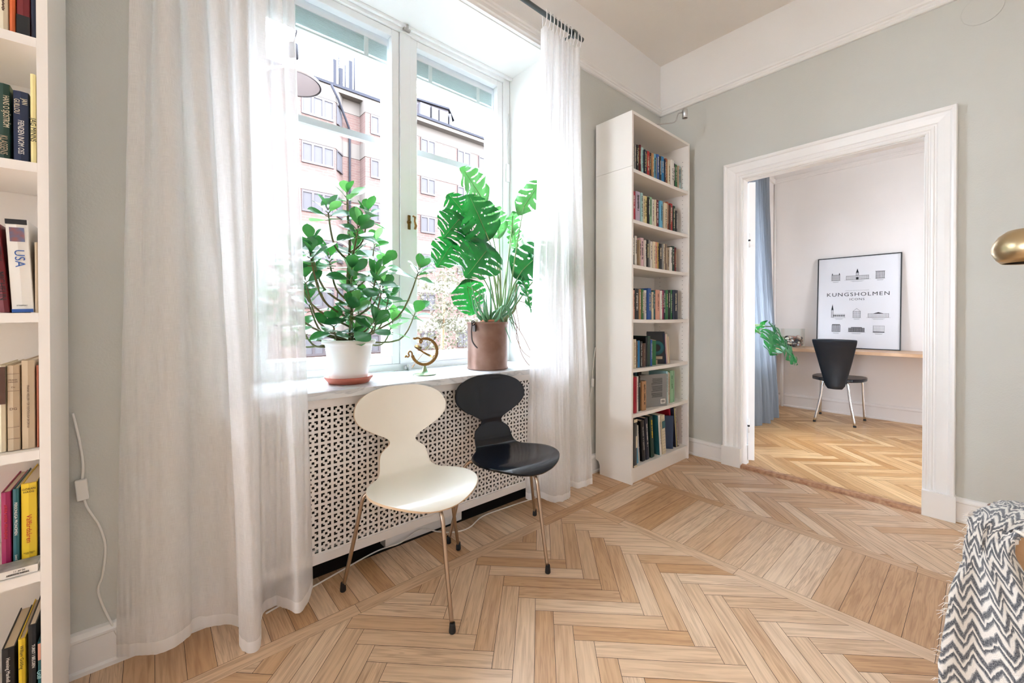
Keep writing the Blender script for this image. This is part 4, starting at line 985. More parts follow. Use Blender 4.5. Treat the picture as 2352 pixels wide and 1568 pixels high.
# ------------------------------------------------------------------ lamps, cords, vent
t = thing('clip_spotlight', 'small steel spotlight on a bent arm on top of the corner bookcase', 'spotlight', (2.62, 1.56, 2.3705))
MB().box(-.03, -.03, 0, .03, .03, .012).build('base', M_steel, t, bevel=.003)
MB().tube(smooth_pts([(0, 0, .012), (.01, -.03, .03), (.045, -.08, .034), (.085, -.13, .036), (.10, -.155, .045), (.104, -.165, .075), (.108, -.172, .094), (.125, -.19, .098)], 5), .0042, 8).build('arm', M_steel, t)
hd = MB().lathe([(.017, .033), (.0185, .03), (.0185, -.03), (.0165, -.031), (.0155, -.024)], (.139, -.203, .09), 24, capt=False, capb=True).build('lamp_head', M_steel, t)
MB().lathe([(.0145, 0), (.0145, .002)], (.139, -.203, .063), 18).build('bulb_lens', M_glass, hd)
def cord(name, label, pts, r=.0032, cat='cord', sw=None, m=M_cable):
    t = thing(name, label, cat, (0, 0, 0)); MB().tube(smooth_pts(pts, 8), r, 8).build('wire', m, t)
    if sw:
        p, s_, R_ = sw
        MB().box(-s_[0]/2, -s_[1]/2, -s_[2]/2, s_[0]/2, s_[1]/2, s_[2]/2, M=Matrix.Translation(p) @ Matrix.Rotation(R_, 4, 'Y')).build('switch', M_cable, t, bevel=.004, seg=3)
    return t
cord('power_cord', 'white cord with inline switch running down the wall beside the left bookcase',
     [(-.178, 1.755, .78), (-.166, 1.758, .70), (-.158, 1.757, .62), (-.160, 1.757, .56), (-.152, 1.757, .50), (-.125, 1.757, .43), (-.112, 1.757, .36), (-.118, 1.757, .28), (-.128, 1.757, .23), (-.105, 1.755, .14), (-.07, 1.738, .05), (-.03, 1.732, .008), (.06, 1.73, .005)], sw=(Vector((-.160, 1.752, .55)), (.026, .016, .062), -.08))
cord('power_cord', 'thin white cord with inline switch hanging between right curtain and corner bookcase',
     [(2.272, 1.74, .86), (2.262, 1.745, .78), (2.255, 1.75, .68), (2.25, 1.752, .6), (2.215, 1.755, .45), (2.19, 1.755, .3), (2.2, 1.74, .12), (2.2, 1.73, .02)], r=.0026, sw=(Vector((2.253, 1.748, .62)), (.018, .014, .055), .05))
cord('power_cord', 'white cord lying along the parquet under the radiator cover',
     [(.3, 1.68, .004), (.5, 1.735, .004), (.75, 1.80, .004), (.86, 1.77, .02), (.98, 1.80, .03), (1.06, 1.765, .004), (1.12, 1.71, .004), (1.2, 1.70, .004), (1.32, 1.75, .004), (1.48, 1.745, .004), (1.75, 1.72, .004)])
tag(MB().lathe([(.072, 0), (.074, .002), (.072, .004), (.0, .0045)], (DW, .014, 2.617), 40, M=Matrix.Rotation(-PI/2, 3, 'Y'), smooth=False).build('vent_cover', M_gray), 'round painted vent cover on the gray wall right of the doorway', 'vent cover')
M_brush = mat('brushed_brass', rgb(206, 184, 146), .3, metal=1, bump=.03, bscale=200)
t = thing('floor_lamp', 'brushed brass ball-shade floor lamp at the right edge, before the gray wall', 'floor lamp', (2.52, -.22, 0))
dx, dy = 1.945-2.52, -.09+.22
MB().lathe([(.13, 0), (.132, .01), (.12, .02), (.012, .024)], n=40).build('base', M_brush, t)
MB().tube([(0, 0, .02), (0, 0, 1.32)], .009, 12).build('pole', M_brush, t)
MB().tube(smooth_pts([(0, 0, 1.30), (dx*.3, dy*.3, 1.345), (dx*.8, dy*.8, 1.34), (dx, dy, 1.325)], 5), .007, 10).build('arm', M_brush, t)
sh = MB().lathe([(.001, .050), (.04, .050), (.046, .048), (.062, .034), (.074, .012), (.077, -.004), (.075, -.018), (.067, -.034), (.056, -.046)], (dx, dy, 1.268), 56, capt=False, capb=False).build('lamp_shade', [M_brush, mat('dark_shade_inside', rgb(70, 66, 58), .5, metal=.6)], t)
s = sh.modifiers.new('thick', 'SOLIDIFY'); s.thickness = .0015; s.offset = 1; s.material_offset = 1; s.use_flip_normals = False
MB().lathe([(.012, .04), (.02, .0), (.001, -.02)], (dx, dy, 1.265), 16, capt=False).build('bulb', mat('frosted_bulb', rgb(210, 206, 196), .3), t)

# ------------------------------------------------------------------ armchair with throw, bottom right
M_leath = mat('tan_leather', rgb(206, 168, 128), .55, bump=.1, bscale=120, var=.12, vscale=12)
M_wood = mat('dark_chair_wood', rgb(110, 72, 48), .45)
t = thing('armchair', 'tan leather armchair under the knitted throw at the bottom right edge', 'armchair', (1.95, -.45, 0), 0)
def rbox(x0, y0, z0, x1, y1, z1, m, name, par, b=.02, M=None): return MB().box(x0, y0, z0, x1, y1, z1, M).build(name, m, par, bevel=b, seg=3)
rbox(-.375, -.28, .18, -.255, .44, .548, M_leath, 'backrest', t, .03)
rbox(-.25, -.24, .22, .33, .40, .36, M_leath, 'seat_cushion', t, .03)
rbox(-.25, .40, .34, .30, .44, .40, M_wood, 'arm', t, .01); rbox(-.25, -.28, .34, .30, -.24, .40, M_wood, 'arm', t, .01)
for x, y in ((-.34, .40), (-.34, -.24), (.28, .42), (.28, -.26)): rbox(x-.02, y-.02, 0, x+.02, y+.02, .34 if x > 0 else .2, M_wood, 'leg', t, .004)
st_ = MB(); st_.tube([(-.3765, .30, .20), (-.3765, .30, .53)], .002, 6); st_.build('seam', M_wood, t)
def throwmat():
    m = bpy.data.materials.new('zigzag_wool'); m.use_nodes = True; nt = m.node_tree; b = nt.nodes['Principled BSDF']; L = nt.links.new
    N = nt.nodes.new
    t = N('ShaderNodeTexCoord'); s = N('ShaderNodeSeparateXYZ')
    nz = N('ShaderNodeTexNoise'); nz.inputs['Scale'].default_value = 22; nz.inputs['Detail'].default_value = 4; L(t.outputs['UV'], nz.inputs['Vector'])
    ad = N('ShaderNodeMixRGB'); ad.blend_type = 'ADD'; ad.inputs[0].default_value = .018; L(t.outputs['UV'], ad.inputs[1]); L(nz.outputs['Color'], ad.inputs[2]); L(ad.outputs[0], s.inputs[0])
    def M_(op, a, b_=None, c=None):
        n = N('ShaderNodeMath'); n.operation = op
        for i, v in enumerate((a, b_, c)):
            if v is None: continue
            if isinstance(v, (int, float)): n.inputs[i].default_value = v
            else: L(v, n.inputs[i])
        return n.outputs[0]
    tri = M_('PINGPONG', s.outputs['X'], .023)
    ph = M_('ADD', s.outputs['Y'], M_('MULTIPLY', tri, 1.35))
    fr = M_('FRACT', M_('MULTIPLY', ph, 1/.050))
    r = N('ShaderNodeValToRGB'); L(fr, r.inputs[0]); r.color_ramp.interpolation = 'EASE'; e = r.color_ramp.elements
    W_, G_, K_ = rgb(232, 226, 216), rgb(150, 148, 146), rgb(44, 52, 64)
    e[0].position = 0; e[0].color = W_; e[1].position = 1; e[1].color = W_
    for p_, c_ in ((.20, W_), (.26, G_), (.32, K_), (.50, K_), (.56, G_), (.62, W_), (.70, W_), (.75, K_), (.86, K_), (.92, G_)):
        x = e.new(p_); x.color = c_
    fz = N('ShaderNodeTexNoise'); fz.inputs['Scale'].default_value = 420; fz.inputs['Detail'].default_value = 3; L(t.outputs['UV'], fz.inputs['Vector'])
    mr = N('ShaderNodeMapRange'); mr.inputs['From Min'].default_value = .35; mr.inputs['From Max'].default_value = .75; mr.inputs['To Max'].default_value = .45; L(fz.outputs['Fac'], mr.inputs['Value'])
    mx = N('ShaderNodeMix'); mx.data_type = 'RGBA'; mx.inputs[7].default_value = rgb(206, 202, 196); L(mr.outputs[0], mx.inputs[0]); L(r.outputs[0], mx.inputs[6])
    L(mx.outputs[2], b.inputs['Base Color']); b.inputs['Roughness'].default_value = .95; b.inputs['Specular IOR Level'].default_value = .1
    b.inputs['Sheen Weight'].default_value = .4
    bp = N('ShaderNodeBump'); bp.inputs['Strength'].default_value = .8; bp.inputs['Distance'].default_value = .004; L(fz.outputs['Fac'], bp.inputs['Height']); L(bp.outputs[0], b.inputs['Normal'])
    return m
M_throw = throwmat()
def patch(TL, TR, BL_, BR, n, m, bul, ripple, uv0, su, sv, seed=0, taper=None):
    TL, TR, BL_, BR = map(Vector, (TL, TR, BL_, BR)); P = []
    nrm = (TR-TL).cross(BL_-TL).normalized()
    for i in range(n+1):
        v = i/n; row = []
        for j in range(m+1):
            u = j/m; p = TL.lerp(TR, u).lerp(BL_.lerp(BR, u), v)
            p += nrm*(bul(u, v)+ripple*noise.noise(Vector((u*5, v*4, seed)))+.004*noise.noise(Vector((u*18, v*22, seed))))
            row.append(p)
        P.append(row)
    return P
t = thing('knitted_throw', 'fluffy gray and white zigzag wool throw draped over the armchair arm', 'throw', (1.5, 0, .6))
o0 = Vector((1.5, 0, .6))
KEY = [(1.79, .50, -.17, .0), (1.755, .560, -.16, .004), (1.66, .582, -.14, .008), (1.60, .582, -.11, .014), (1.545, .560, -.075, .022), (1.515, .51, -.050, .028), (1.465, .43, -.09, .045), (1.425, .31, -.145, .060), (1.39, .19, -.20, .072), (1.355, .06, -.26, .086)]
K1 = smooth_pts([(a, b, 0) for a, b, c, d in KEY], 9); K2 = smooth_pts([(c, d, 0) for a, b, c, d in KEY], 9)
P = []; NU = 44; arc = 0; arcs = []
for i, (k1, k2) in enumerate(zip(K1, K2)):
    if i: arc += (K1[i]-K1[i-1]).length
    arcs.append(arc); v = i/(len(K1)-1); row = []
    for j in range(NU+1):
        u = j/NU; e = abs(2*u-1); y = k2.y+(k2.x-k2.y)*u
        top = max(0, 1-v*2.2); low = max(0, v-.45)
        z = k1.y-top*.10*e**3.2; x = k1.x
        fold = low*(.030*math.sin(u*8.5+v*2.5)+.014*math.sin(u*17+1))+.010*noise.noise(Vector((u*5, v*9, 2)))
        x += -fold-.016*(1-e*e)*(v > .35)*min(1, (v-.35)*4); y += .008*noise.noise(Vector((u*3, v*12, 7)))
        z += .010*noise.noise(Vector((u*6, v*10, 4)))*top
        n_ = .0028*noise.noise(Vector((u*40, v*90, 9)))
        row.append(Vector((x+n_, y+n_, z+n_))-o0)
    P.append(row)
mb = MB(); mb.grid(P, uvf=lambda i, j: (.5+(j/NU-.5)*(.16+.16*i/len(K1)), arcs[i]))
a = mb.build('draped_wool', M_throw, t); s = a.modifiers.new('thick', 'SOLIDIFY'); s.thickness = .012; s.offset = -1
rg = random.Random(8); mb = MB()
for k in range(60):
    p = P[rg.randrange(len(P)//3, len(P)-4)][0]
    q = p+Vector((-.006-.012*rg.random(), .004+.012*rg.random(), rg.uniform(-.012, .008)))
    mb.tube([p+Vector((.004, -.008, 0)), p.lerp(q, .5)+Vector((0, 0, .003)), q], [.0007, .0006, .0003], 4)
mb.build('loose_fringe', mat('wool_fibre', rgb(236, 230, 222), .9), t)

# ------------------------------------------------------------------ study beyond the doorway
hx, hy = DW+.088, OY1-.008
dl = thing('door_leaf', 'white door leaf swung open behind the left door casing', 'door', (hx, hy+.0, 0), math.radians(36))
# leaf runs along local +x from the hinge
MB().box(.0, -.042, .03, .84, .0, OZ-.006).build('panel', M_trim, dl)
for z in (.28, 1.62):
    b = MB(); b.tube([(-.004, -.002, z-.05), (-.004, -.002, z+.05)], .006, 10); b.box(-.002, -.037, z-.045, .0, -.002, z+.045); b.build('hinge', M_trim, dl)
    MB().tube([(-.004, -.002, z-.006), (-.004, -.002, z+.006)], .0075, 10).build('hinge_pin', M_dark, dl)
M_desk = mat('light_beech_board', rgb(204, 170, 138), .4, tint2=rgb(186, 148, 112), vscale=7)
t = thing('desk', 'long light wooden desk board fixed along the far study wall', 'desk', (SX1, 0, 0))
MB().box(-.52, -2.2, .70, -.003, SY1-.01, .731).build('desktop', M_desk, t, bevel=.002)
MB().tube([(-.035, 1.60, 0), (-.035, 1.60, .70)], .016, 14).build('leg', M_trim, t)
for y in (.1, -1.4): MB().box(-.4, y-.015, .66, -.003, y+.015, .70).build('bracket', M_trim, t)
bb = MB().prism([(a, b*1.25) for a, b in BP], -3.1, SY1, lambda a, b, d: Vector((SX1-a, d, b))); struct(bb.build('baseboard_study', M_study))
struct(MB().prism([(a, b*1.25) for a, b in BP], 3.33, 3.9, lambda a, b, d: Vector((d, SY1-a, b))).build('baseboard_study_left', M_study))
s1 = MB().prism(RP, -3.1, SY1, lambda a, b, d: Vector((SX1-a*.6, d, 2.70+b))); s1.prism(RP, 3.33, SX1, lambda a, b, d: Vector((d, SY1-a*.6, 2.70+b)))
s1.tube([(SX1-.012, SY1-.012, .1), (SX1-.012, SY1-.012, 2.69)], .012, 10)
struct(s1.build('trim_study_rail', M_study))
# poster
ph, pw = 1.0, .70
t = thing('framed_poster', 'framed white poster of nine small buildings with black serif title leaning on the desk', 'poster', (5.675, .9, .7315), 0, rot=(0, math.radians(3.6), 0))
fm = MB(); w_ = .009
for y0, y1, z0, z1 in ((-pw/2, -pw/2+w_, 0, ph), (pw/2-w_, pw/2, 0, ph), (-pw/2+w_, pw/2-w_, 0, w_), (-pw/2+w_, pw/2-w_, ph-w_, ph)): fm.box(-.012, y0, z0, .01, y1, z1)
fm.build('frame', mat('black_frame', rgb(16, 18, 22), .35), t)
pr = MB().box(-.004, -pw/2+w_, w_, .006, pw/2-w_, ph-w_).build('print', mat('poster_paper', rgb(226, 226, 230), .5), t)
MB().box(-.0085, -pw/2+w_, w_, -.0075, pw/2-w_, ph-w_).build('glass', M_glass, t)
M_ink = mat('printing_ink', rgb(34, 38, 44), .7); M_inkl = mat('gray_printing_ink', rgb(120, 124, 130), .7)
FB = lambda y, z, x=-.0046: basis((0, -1, 0), (0, 0, 1), (-1, 0, 0), (x, -y, z))
def ptxt(s_, size, a, b, m=M_ink, sp_=1.1, xs=1): text_mesh('title', s_, size, m, pr, FB(a, b), xs=xs, spacing=sp_, extrude=.0001)
ptxt('KUNGSHOLMEN', .056, 0, .585, sp_=1.2, xs=1.12); ptxt('ICONS', .034, 0, .532, sp_=1.2, xs=1.1)
ptxt('STOCKHOLMS ARKITEKTUR OCH BYGGNADER', .0085, 0, .628, M_inkl)
def drawing(a, b, w, h, kind, dark=False):
    mb = MB(); M = FB(a, b); K = lambda x0, y0, x1, y1, th=None: mb.box(x0, y0, 0, x1, y1, .0004, M)
    def outline(x0, y0, x1, y1, t_=.0012): K(x0, y0, x1, y0+t_); K(x0, y1-t_, x1, y1); K(x0, y0, x0+t_, y1); K(x1-t_, y0, x1, y1)
    def wins(x0, y0, x1, y1, nx_, ny_, f=.5):
        for i in range(nx_):
            for j in range(ny_):
                cx, cy = x0+(x1-x0)*(i+.5)/nx_, y0+(y1-y0)*(j+.5)/ny_; sx, sy = (x1-x0)/nx_*f/2, (y1-y0)/ny_*f/2; K(cx-sx, cy-sy, cx+sx, cy+sy)
    outline(-w/2, 0, w/2, h); K(-w*.58, -.0012, w*.58, 0)
    if kind == 0: wins(-w/2, 0, w/2, h, 7, 5, .6); [mb.prism([(x-.006, h), (x+.006, h), (x, h+.02)], 0, .0004, lambda p, q, d: M @ Vector((p, q, d))) for x in (-w/2+.006, w/2-.006)]
    if kind == 1:
        wins(-w/2, 0, w/2, h, 22, 3, .5); outline(-.012, h, .012, h+.03); wins(-.012, h, .012, h+.03, 3, 2); mb.prism([(-.012, h+.03), (.012, h+.03), (0, h+.075)], 0, .0004, lambda p, q, d: M @ Vector((p, q, d))); K(-.01, 0, .01, h*.6)
    if kind == 2: wins(-w/2, 0, w/2, h, 6, 6, .6); K(-w/2-.004, h, w/2+.004, h+.003)
    if kind == 3:
        wins(-w/2, .004, w/2, h, 12, 1, .6); outline(-w/2-.02, 0, -w/2, .085); wins(-w/2-.02, .0, -w/2, .085, 2, 6, .5); mb.prism([(-w/2-.02, .085), (-w/2, .085), (-w/2-.01, .15)], 0, .0004, lambda p, q, d: M @ Vector((p, q, d)))
    if kind == 4: wins(-w/2, 0, w/2, h, 5, 7, .5); mb.prism([(-w/2, h), (-w/2+.002, h), (0, h+.028), (w/2-.002, h), (w/2, h), (0, h+.031)], 0, .0004, lambda p, q, d: M @ Vector((p, q, d)))
    if kind == 5: wins(-w/2, 0, w/2, h, 15, 3, .45); mb.prism([(-w/4, h), (w/4, h), (0, h+.014)], 0, .0004, lambda p, q, d: M @ Vector((p, q, d)))
    if kind == 6:
        wins(-w/2, 0, w/2, h, 4, 5, .5); K(-w/2, h, w/2, h+.006)
        for i in range(5): K(-w/2+i*w/4-.002, 0, -w/2+i*w/4+.002, h)
    if kind == 7:
        for j in range(5): K(-w/2, j*h/5, w/2, j*h/5+h/5*.45)
        for i in range(15): K(-w/2+i*w/14-.002, 0, -w/2+i*w/14+.002, h)
        K(-w*.35, h, w*.35, h+.006)
    if kind == 8: wins(-w/2, 0, w/2, h, 8, 6, .4); K(-w/2, 0, w/2, .008)
    mb.build('building_drawing', M_ink, pr)
    c = MB(); 
    for k, (l, zz) in enumerate(((.5, -.014), (.36, -.020))): c.box(-w*l/2-.01, zz, 0, w*l/2+.01, zz+.002, .0003, M)
    c.build('caption_lines', M_inkl, pr)
drawing(-.185, .745, .075, .065, 0); drawing(0, .745, .19, .045, 1); drawing(.185, .745, .07, .075, 2)
drawing(-.15, .335, .10, .038, 3); drawing(-.0, .335, .065, .068, 4); drawing(.175, .335, .165, .042, 5)
drawing(-.175, .18, .07, .075, 6); drawing(-.0, .18, .13, .045, 7); drawing(.18, .18, .09, .07, 8)
# vase with shells
VX, VY = 5.46, 1.425
t = thing('glass_vase', 'clear cylindrical glass vase of seashells and stones on the desk', 'vase', (VX, VY, .7315))
M_cg = glassmat('clear_vase_glass', (.97, .985, .98, 1), .04)
MB().lathe([(.110, 0), (.115, .003), (.115, .21), (.112, .21), (.112, .008), (.001, .008)], n=48, capb=True, capt=False).build('vessel', M_cg, t)
rg = random.Random(6)
pal = [((222, 206, 186), 'cream'), ((120, 96, 84), 'brown'), ((60, 58, 62), 'dark'), ((196, 170, 152), 'tan'), ((150, 146, 146), 'gray'), ((236, 230, 222), 'white'), ((164, 110, 96), 'reddish')]
mb = MB(); mms = [mat('shell_'+n, rgb(*c), .5, tint2=rgb(*[max(0, int(v*.75)) for v in c]), vscale=60) for c, n in pal]
placed = []
for k in range(900):
    r_ = rg.uniform(.012, .026); R_ = (.108-r_)*math.sqrt(rg.random()); a_ = rg.uniform(0, 2*PI); z_ = rg.uniform(.02, .118)
    c_ = Vector((R_*math.cos(a_), R_*math.sin(a_), z_))
    if any((c_-p).length < (r_+q)*.72 for p, q in placed): continue
    placed.append((c_, r_)); mb.mi = rg.randrange(7)
    Q = Matrix.Rotation(rg.uniform(0, 3), 3, Vector((rg.random(), rg.random(), rg.random())).normalized())
    fl_ = rg.uniform(.4, .8)
    mb.lathe([(r_*math.cos(b_)*(1+.06*math.cos(b_*6)), r_*fl_*math.sin(b_)) for b_ in [(-PI/2+PI*q/7)*.98 for q in range(8)]], c_, 10, M=Q)
o = mb.build('shells_and_stones', mms); tag(o, 'mixed shells and stones filling the lower half of the glass vase', 'shells'); o['kind'] = 'stuff'; o.location = (VX, VY, .7315)
# study chair
M_bl = mat('black_leatherette', rgb(12, 22, 32), .28, bump=.06, bscale=150)
t = thing('leather_chair', 'black leatherette chair with tapered back and chrome legs at the desk', 'chair', (5.33, .985, 0), math.radians(3))
P = []
for i in range(15):
    v = i/14; z = .352+.498*v; w_ = .072+.112*min(1, v*1.0)**.9; x = -.235-.07*v+.02*math.sin(PI*v)
    if i == 0: w_ -= .012
    if i == 14: w_ -= .004
    P.append([Vector((x-.018*(2*k/10-1)**2*-1, w_*(2*k/10-1), z-(.006*(2*k/10-1)**2 if i == 14 else 0))) for k in range(11)])
mb = MB(); mb.grid(P); o = mb.build('backrest', M_bl, t); s = o.modifiers.new('thick', 'SOLIDIFY'); s.thickness = .022; b = o.modifiers.new('b', 'BEVEL'); b.width = .008; b.segments = 3; b.limit_method = 'ANGLE'; b.angle_limit = .8
rr = [(-.20, -.13), (-.21, 0), (-.20, .13), (-.12, .20), (.02, .225), (.15, .215), (.215, .17), (.23, 0), (.215, -.17), (.15, -.215), (.02, -.225), (-.12, -.20)]
MB().prism(rr, .425, .458, lambda a, b, d: Vector((a, b, d))).build('seat', M_bl, t, bevel=.012, seg=4)
for x, y, bx_, by_ in ((-.215, -.155, -.19, -.09), (-.215, .165, -.19, .09), (.2, -.19, .17, -.17), (.25, .19, .17, .17)):
    pts = [(bx_*.6, by_*.7, .418), (bx_*.95, by_*.95, .417), (bx_+(x-bx_)*.15, by_+(y-by_)*.15, .395), (bx_+(x-bx_)*.4, by_+(y-by_)*.4, .25), (x, y, .012)]
    l = MB().tube(smooth_pts(pts, 5), .0115, 14).build('leg', M_chrome, t)
    MB().lathe([(.0125, 0), (.0135, .004), (.0125, .014)], (x, y, 0), 14).build('foot_cap', M_rubber, l)
# blue curtain
M_blue = clothmat('blue_gray_linen', rgb(150, 158, 167), .02, .42, 500)
bb_ = [(4.42, 1.50), (4.50, 1.43), (4.58, 1.52), (4.66, 1.40), (4.75, 1.50), (4.83, 1.43), (4.92, 1.48), (4.98, 1.42), (5.03, 1.50), (5.07, 1.46)]
bt_ = [(4.62+.62*k/18, 1.63+(.028 if k % 2 else -.03)) for k in range(19)]
curtain('blue_curtain', 'gray-blue linen curtain hanging beside the study window', bb_, bt_, 2.72, .006, M_blue, M_blue, n=200, seed=4, crink=.003)
tag(MB().tube([(3.4, 1.63, 2.74), (5.3, 1.63, 2.74)], .0125, 12).build('curtain_rail', M_trim), 'white curtain rail above the study window', 'curtain rail')
# study window
w2 = MB()
w2.box(3.5, 1.98, .7, 3.56, 2.1, 2.68); w2.box(4.94, 1.98, .7, 5.0, 2.1, 2.68); w2.box(3.56, 1.98, 2.62, 4.94, 2.1, 2.68); w2.box(3.56, 1.98, .7, 4.94, 2.1, .76); w2.box(4.22, 1.98, .76, 4.28, 2.1, 2.62)
w2 = struct(w2.build('window_2', M_frame)); MB().box(3.56, 2.04, .76, 4.94, 2.043, 2.62).build('pane', M_glass, w2)
tag(MB().box(3.5, 1.62, .671, 5.0, 1.98, .70).build('windowsill', M_trim), 'white sill board under the study window', 'windowsill')
# monstera in the study
t = thing('potted_monstera', 'monstera with shiny split leaves standing before the blue study curtain', 'plant', (4.25, 1.75, .7005))
MB().lathe([(.07, 0), (.09, .13), (.095, .16), (.1, .18), (.09, .18), (.085, .15)], n=30, capt=False).build('pot', mat('gray_ceramic', rgb(150, 150, 150), .4), t)
MB().lathe([(.001, .15), (.086, .15)], n=20, capb=False, capt=False).build('soil', M_soil, t)
for i, (j, tp, nh) in enumerate((((4.42, 1.27, .92), (4.66, 1.19, .72), (-.4, -.6, .9)), ((4.34, 1.30, .98), (4.47, 1.24, .84), (-.3, -.5, .9)), ((4.3, 1.2, .8), (4.46, 1.1, .66), (-.5, -.5, .8)), ((4.2, 1.25, .9), (4.05, 1.2, .75), (.3, -.5, .9)), ((4.28, 1.35, 1.0), (4.25, 1.5, .85), (0, .4, .9)))):
    j = Vector(j)-Vector((4.25, 1.75, .7005)); tp = Vector(tp)-Vector((4.25, 1.75, .7005)); L = (tp-j).length/.78
    rows, sk = monstera_leaf(L, min(.30, L*.95), 30+i, cuts=5); mb = MB(); place(mb, rows, j, tp-j, nh, skip=sk); mb.build('leaf', M_mon, t)
    MB().tube(smooth_pts([(0, 0, .15), (j.x*.4, j.y*.4, .28), tuple(j)], 6), .005, 7).build('petiole', M_petiole, t)

# ------------------------------------------------------------------ street outside
M_brick = None
def brickmat():
    m = bpy.data.materials.new('pale_red_brick'); m.use_nodes = True; nt = m.node_tree; b = nt.nodes['Principled BSDF']; L = nt.links.new
    t = nt.nodes.new('ShaderNodeTexCoord'); mp = nt.nodes.new('ShaderNodeMapping'); mp.inputs['Rotation'].default_value = (PI/2, 0, 0); L(t.outputs['Object'], mp.inputs[0])
    k = nt.nodes.new('ShaderNodeTexBrick'); k.inputs['Scale'].default_value = 1; k.inputs['Brick Width'].default_value = .5; k.inputs['Row Height'].default_value = .16; k.inputs['Mortar Size'].default_value = .015
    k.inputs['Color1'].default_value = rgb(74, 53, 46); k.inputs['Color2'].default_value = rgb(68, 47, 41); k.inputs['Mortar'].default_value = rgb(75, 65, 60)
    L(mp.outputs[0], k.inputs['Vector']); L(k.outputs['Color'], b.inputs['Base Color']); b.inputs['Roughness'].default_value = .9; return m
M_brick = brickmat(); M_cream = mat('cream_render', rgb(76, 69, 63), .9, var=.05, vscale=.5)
M_roof = mat('dark_roof_metal', rgb(34, 34, 39), .8, spec=.1); M_wfr = mat('mauve_window_frame', rgb(36, 27, 29), .6)
M_wgl = mat('gray_window_pane', rgb(64, 62, 64), .4, spec=.03)  # flat gray base color, almost no specular
BY = 27.0
t = thing('apartment_building', 'pale red-brick and cream apartment building across the street', 'building', (0, BY, 0))
X0, X1, Z0, ZE = -14, 48, -7, 15.1
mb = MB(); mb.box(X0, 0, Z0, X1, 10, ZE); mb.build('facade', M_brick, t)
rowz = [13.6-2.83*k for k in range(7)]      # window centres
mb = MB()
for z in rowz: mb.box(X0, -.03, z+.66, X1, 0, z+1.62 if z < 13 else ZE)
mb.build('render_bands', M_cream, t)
mb = MB(); mb.box(X0, -.6, ZE, X1, 0, ZE+.25); mb.build('cornice', M_cream, t)
mb = MB(); mb.prism([(-.7, ZE+.25), (-.7, ZE+.42), (1.6, ZE+1.5), (9, ZE+2.0), (9, ZE+.25)], X0, X1, lambda a, b, d: Vector((d, a, b))); mb.build('roof', M_roof, t)
mb = MB(); mb.box(10.6, 1.5, ZE, 12.9, 3.5, ZE+4.6); mb.build('stair_tower', mat('gray_sheet_cladding', rgb(48, 50, 58), .7), t)
mb = MB()
for x, h in ((8.9, 2.6), (9.3, 2.2), (9.9, 2.9)):
    mb.box(x-.1, .5, ZE+.6, x+.1, .6, ZE+h); mb.tube([(x+.25, .55, ZE+.5), (x+.25, .55, ZE+h+.3)], .04, 6)
mb.build('roof_antennas', M_roof, t)
def bwin(x0, x1, z0, z1, n, y=-.05, par=None):
    mb = MB(); f = .13
    mb.box(x0, y-.04, z0, x1, y+.06, z0+f); mb.box(x0, y-.04, z1-f, x1, y+.06, z1)
    for k in range(n+1):
        x = x0+(x1-x0)*k/n; mb.box(max(x0, x-f/2), y-.04, z0+f, min(x1, x+f/2), y+.06, z1-f)
    w = mb.build('window', M_wfr, par or t); MB().box(x0+.02, y, z0+.05, x1-.02, y+.03, z1-.05).build('pane', M_wgl, w)
for z in rowz:
    bays = [(-6.0, -3.6, 3), (-1.4, .9, 3), (2.6, 5.0, 3), (6.55, 8.5, 3), (10.6, 11.55, 1), (11.6, 12.35, 1), (14.72, 15.9, 2), (17.9, 19.1, 2), (19.95, 21.3, 2), (23.2, 24.4, 2), (26, 27.2, 2), (30, 31.5, 2)]
    for x0, x1, n in bays:
        if 6 < x0 < 7 or 10 < x0 < 12: continue
        bwin(x0, x1, z-.62, z+.62, n)
# projecting bays
for xa, xb in ((6.2, 9.2), (10.3, 12.6)):
    mb = MB(); d = .9; c = .75
    mb.prism([(xa, 0), (xa+.01, -d), (xb-c, -d), (xb, 0)], Z0, ZE, lambda a, b, e: Vector((a, b, e))); by = mb.build('projecting_bay', M_brick, t)
    mb = MB()
    for z in rowz: mb.prism([(xa-.03, 0), (xa-.02, -d-.03), (xb-c+.02, -d-.03), (xb+.04, 0)], z+.66, z+1.62 if z < 13 else ZE, lambda a, b, e: Vector((a, b, e)))
    mb.build('bay_bands', M_cream, t)
    for z in rowz: bwin(xa+.35, xb-c-.1, z-.62, z+.62, 3 if xb-xa > 2.5 else 2, y=-d-.03)
    for z in rowz:
        mb = MB(); p0 = Vector((xb-c+.12, -d+.1, 0)); p1 = Vector((xb-.14, -.2, 0)); n_ = Vector((d, c, 0)).normalized()*.0+Vector((.77, -.64, 0))*.05
        for za, zb in ((z-.62, z-.53), (z+.53, z+.62)):
            mb.face([p0+n_+Vector((0, 0, za)), p1+n_+Vector((0, 0, za)), p1+n_+Vector((0, 0, zb)), p0+n_+Vector((0, 0, zb))])
        mb.mi = 1; mb.face([p0+n_*.8+Vector((0, 0, z-.6)), p1+n_*.8+Vector((0, 0, z-.6)), p1+n_*.8+Vector((0, 0, z+.6)), p0+n_*.8+Vector((0, 0, z+.6))])
        o = mb.build('window', [M_wfr, M_wgl], t); s = o.modifiers.new('t', 'SOLIDIFY'); s.thickness = .05
MB().tube([(8.2, -.98, ZE+.1), (8.6, -.95, ZE-.6), (9.55, -.12, 13.3), (9.6, -.12, 12.6), (9.6, -.12, Z0)], .07, 8).build('drainpipe', M_roof, t)
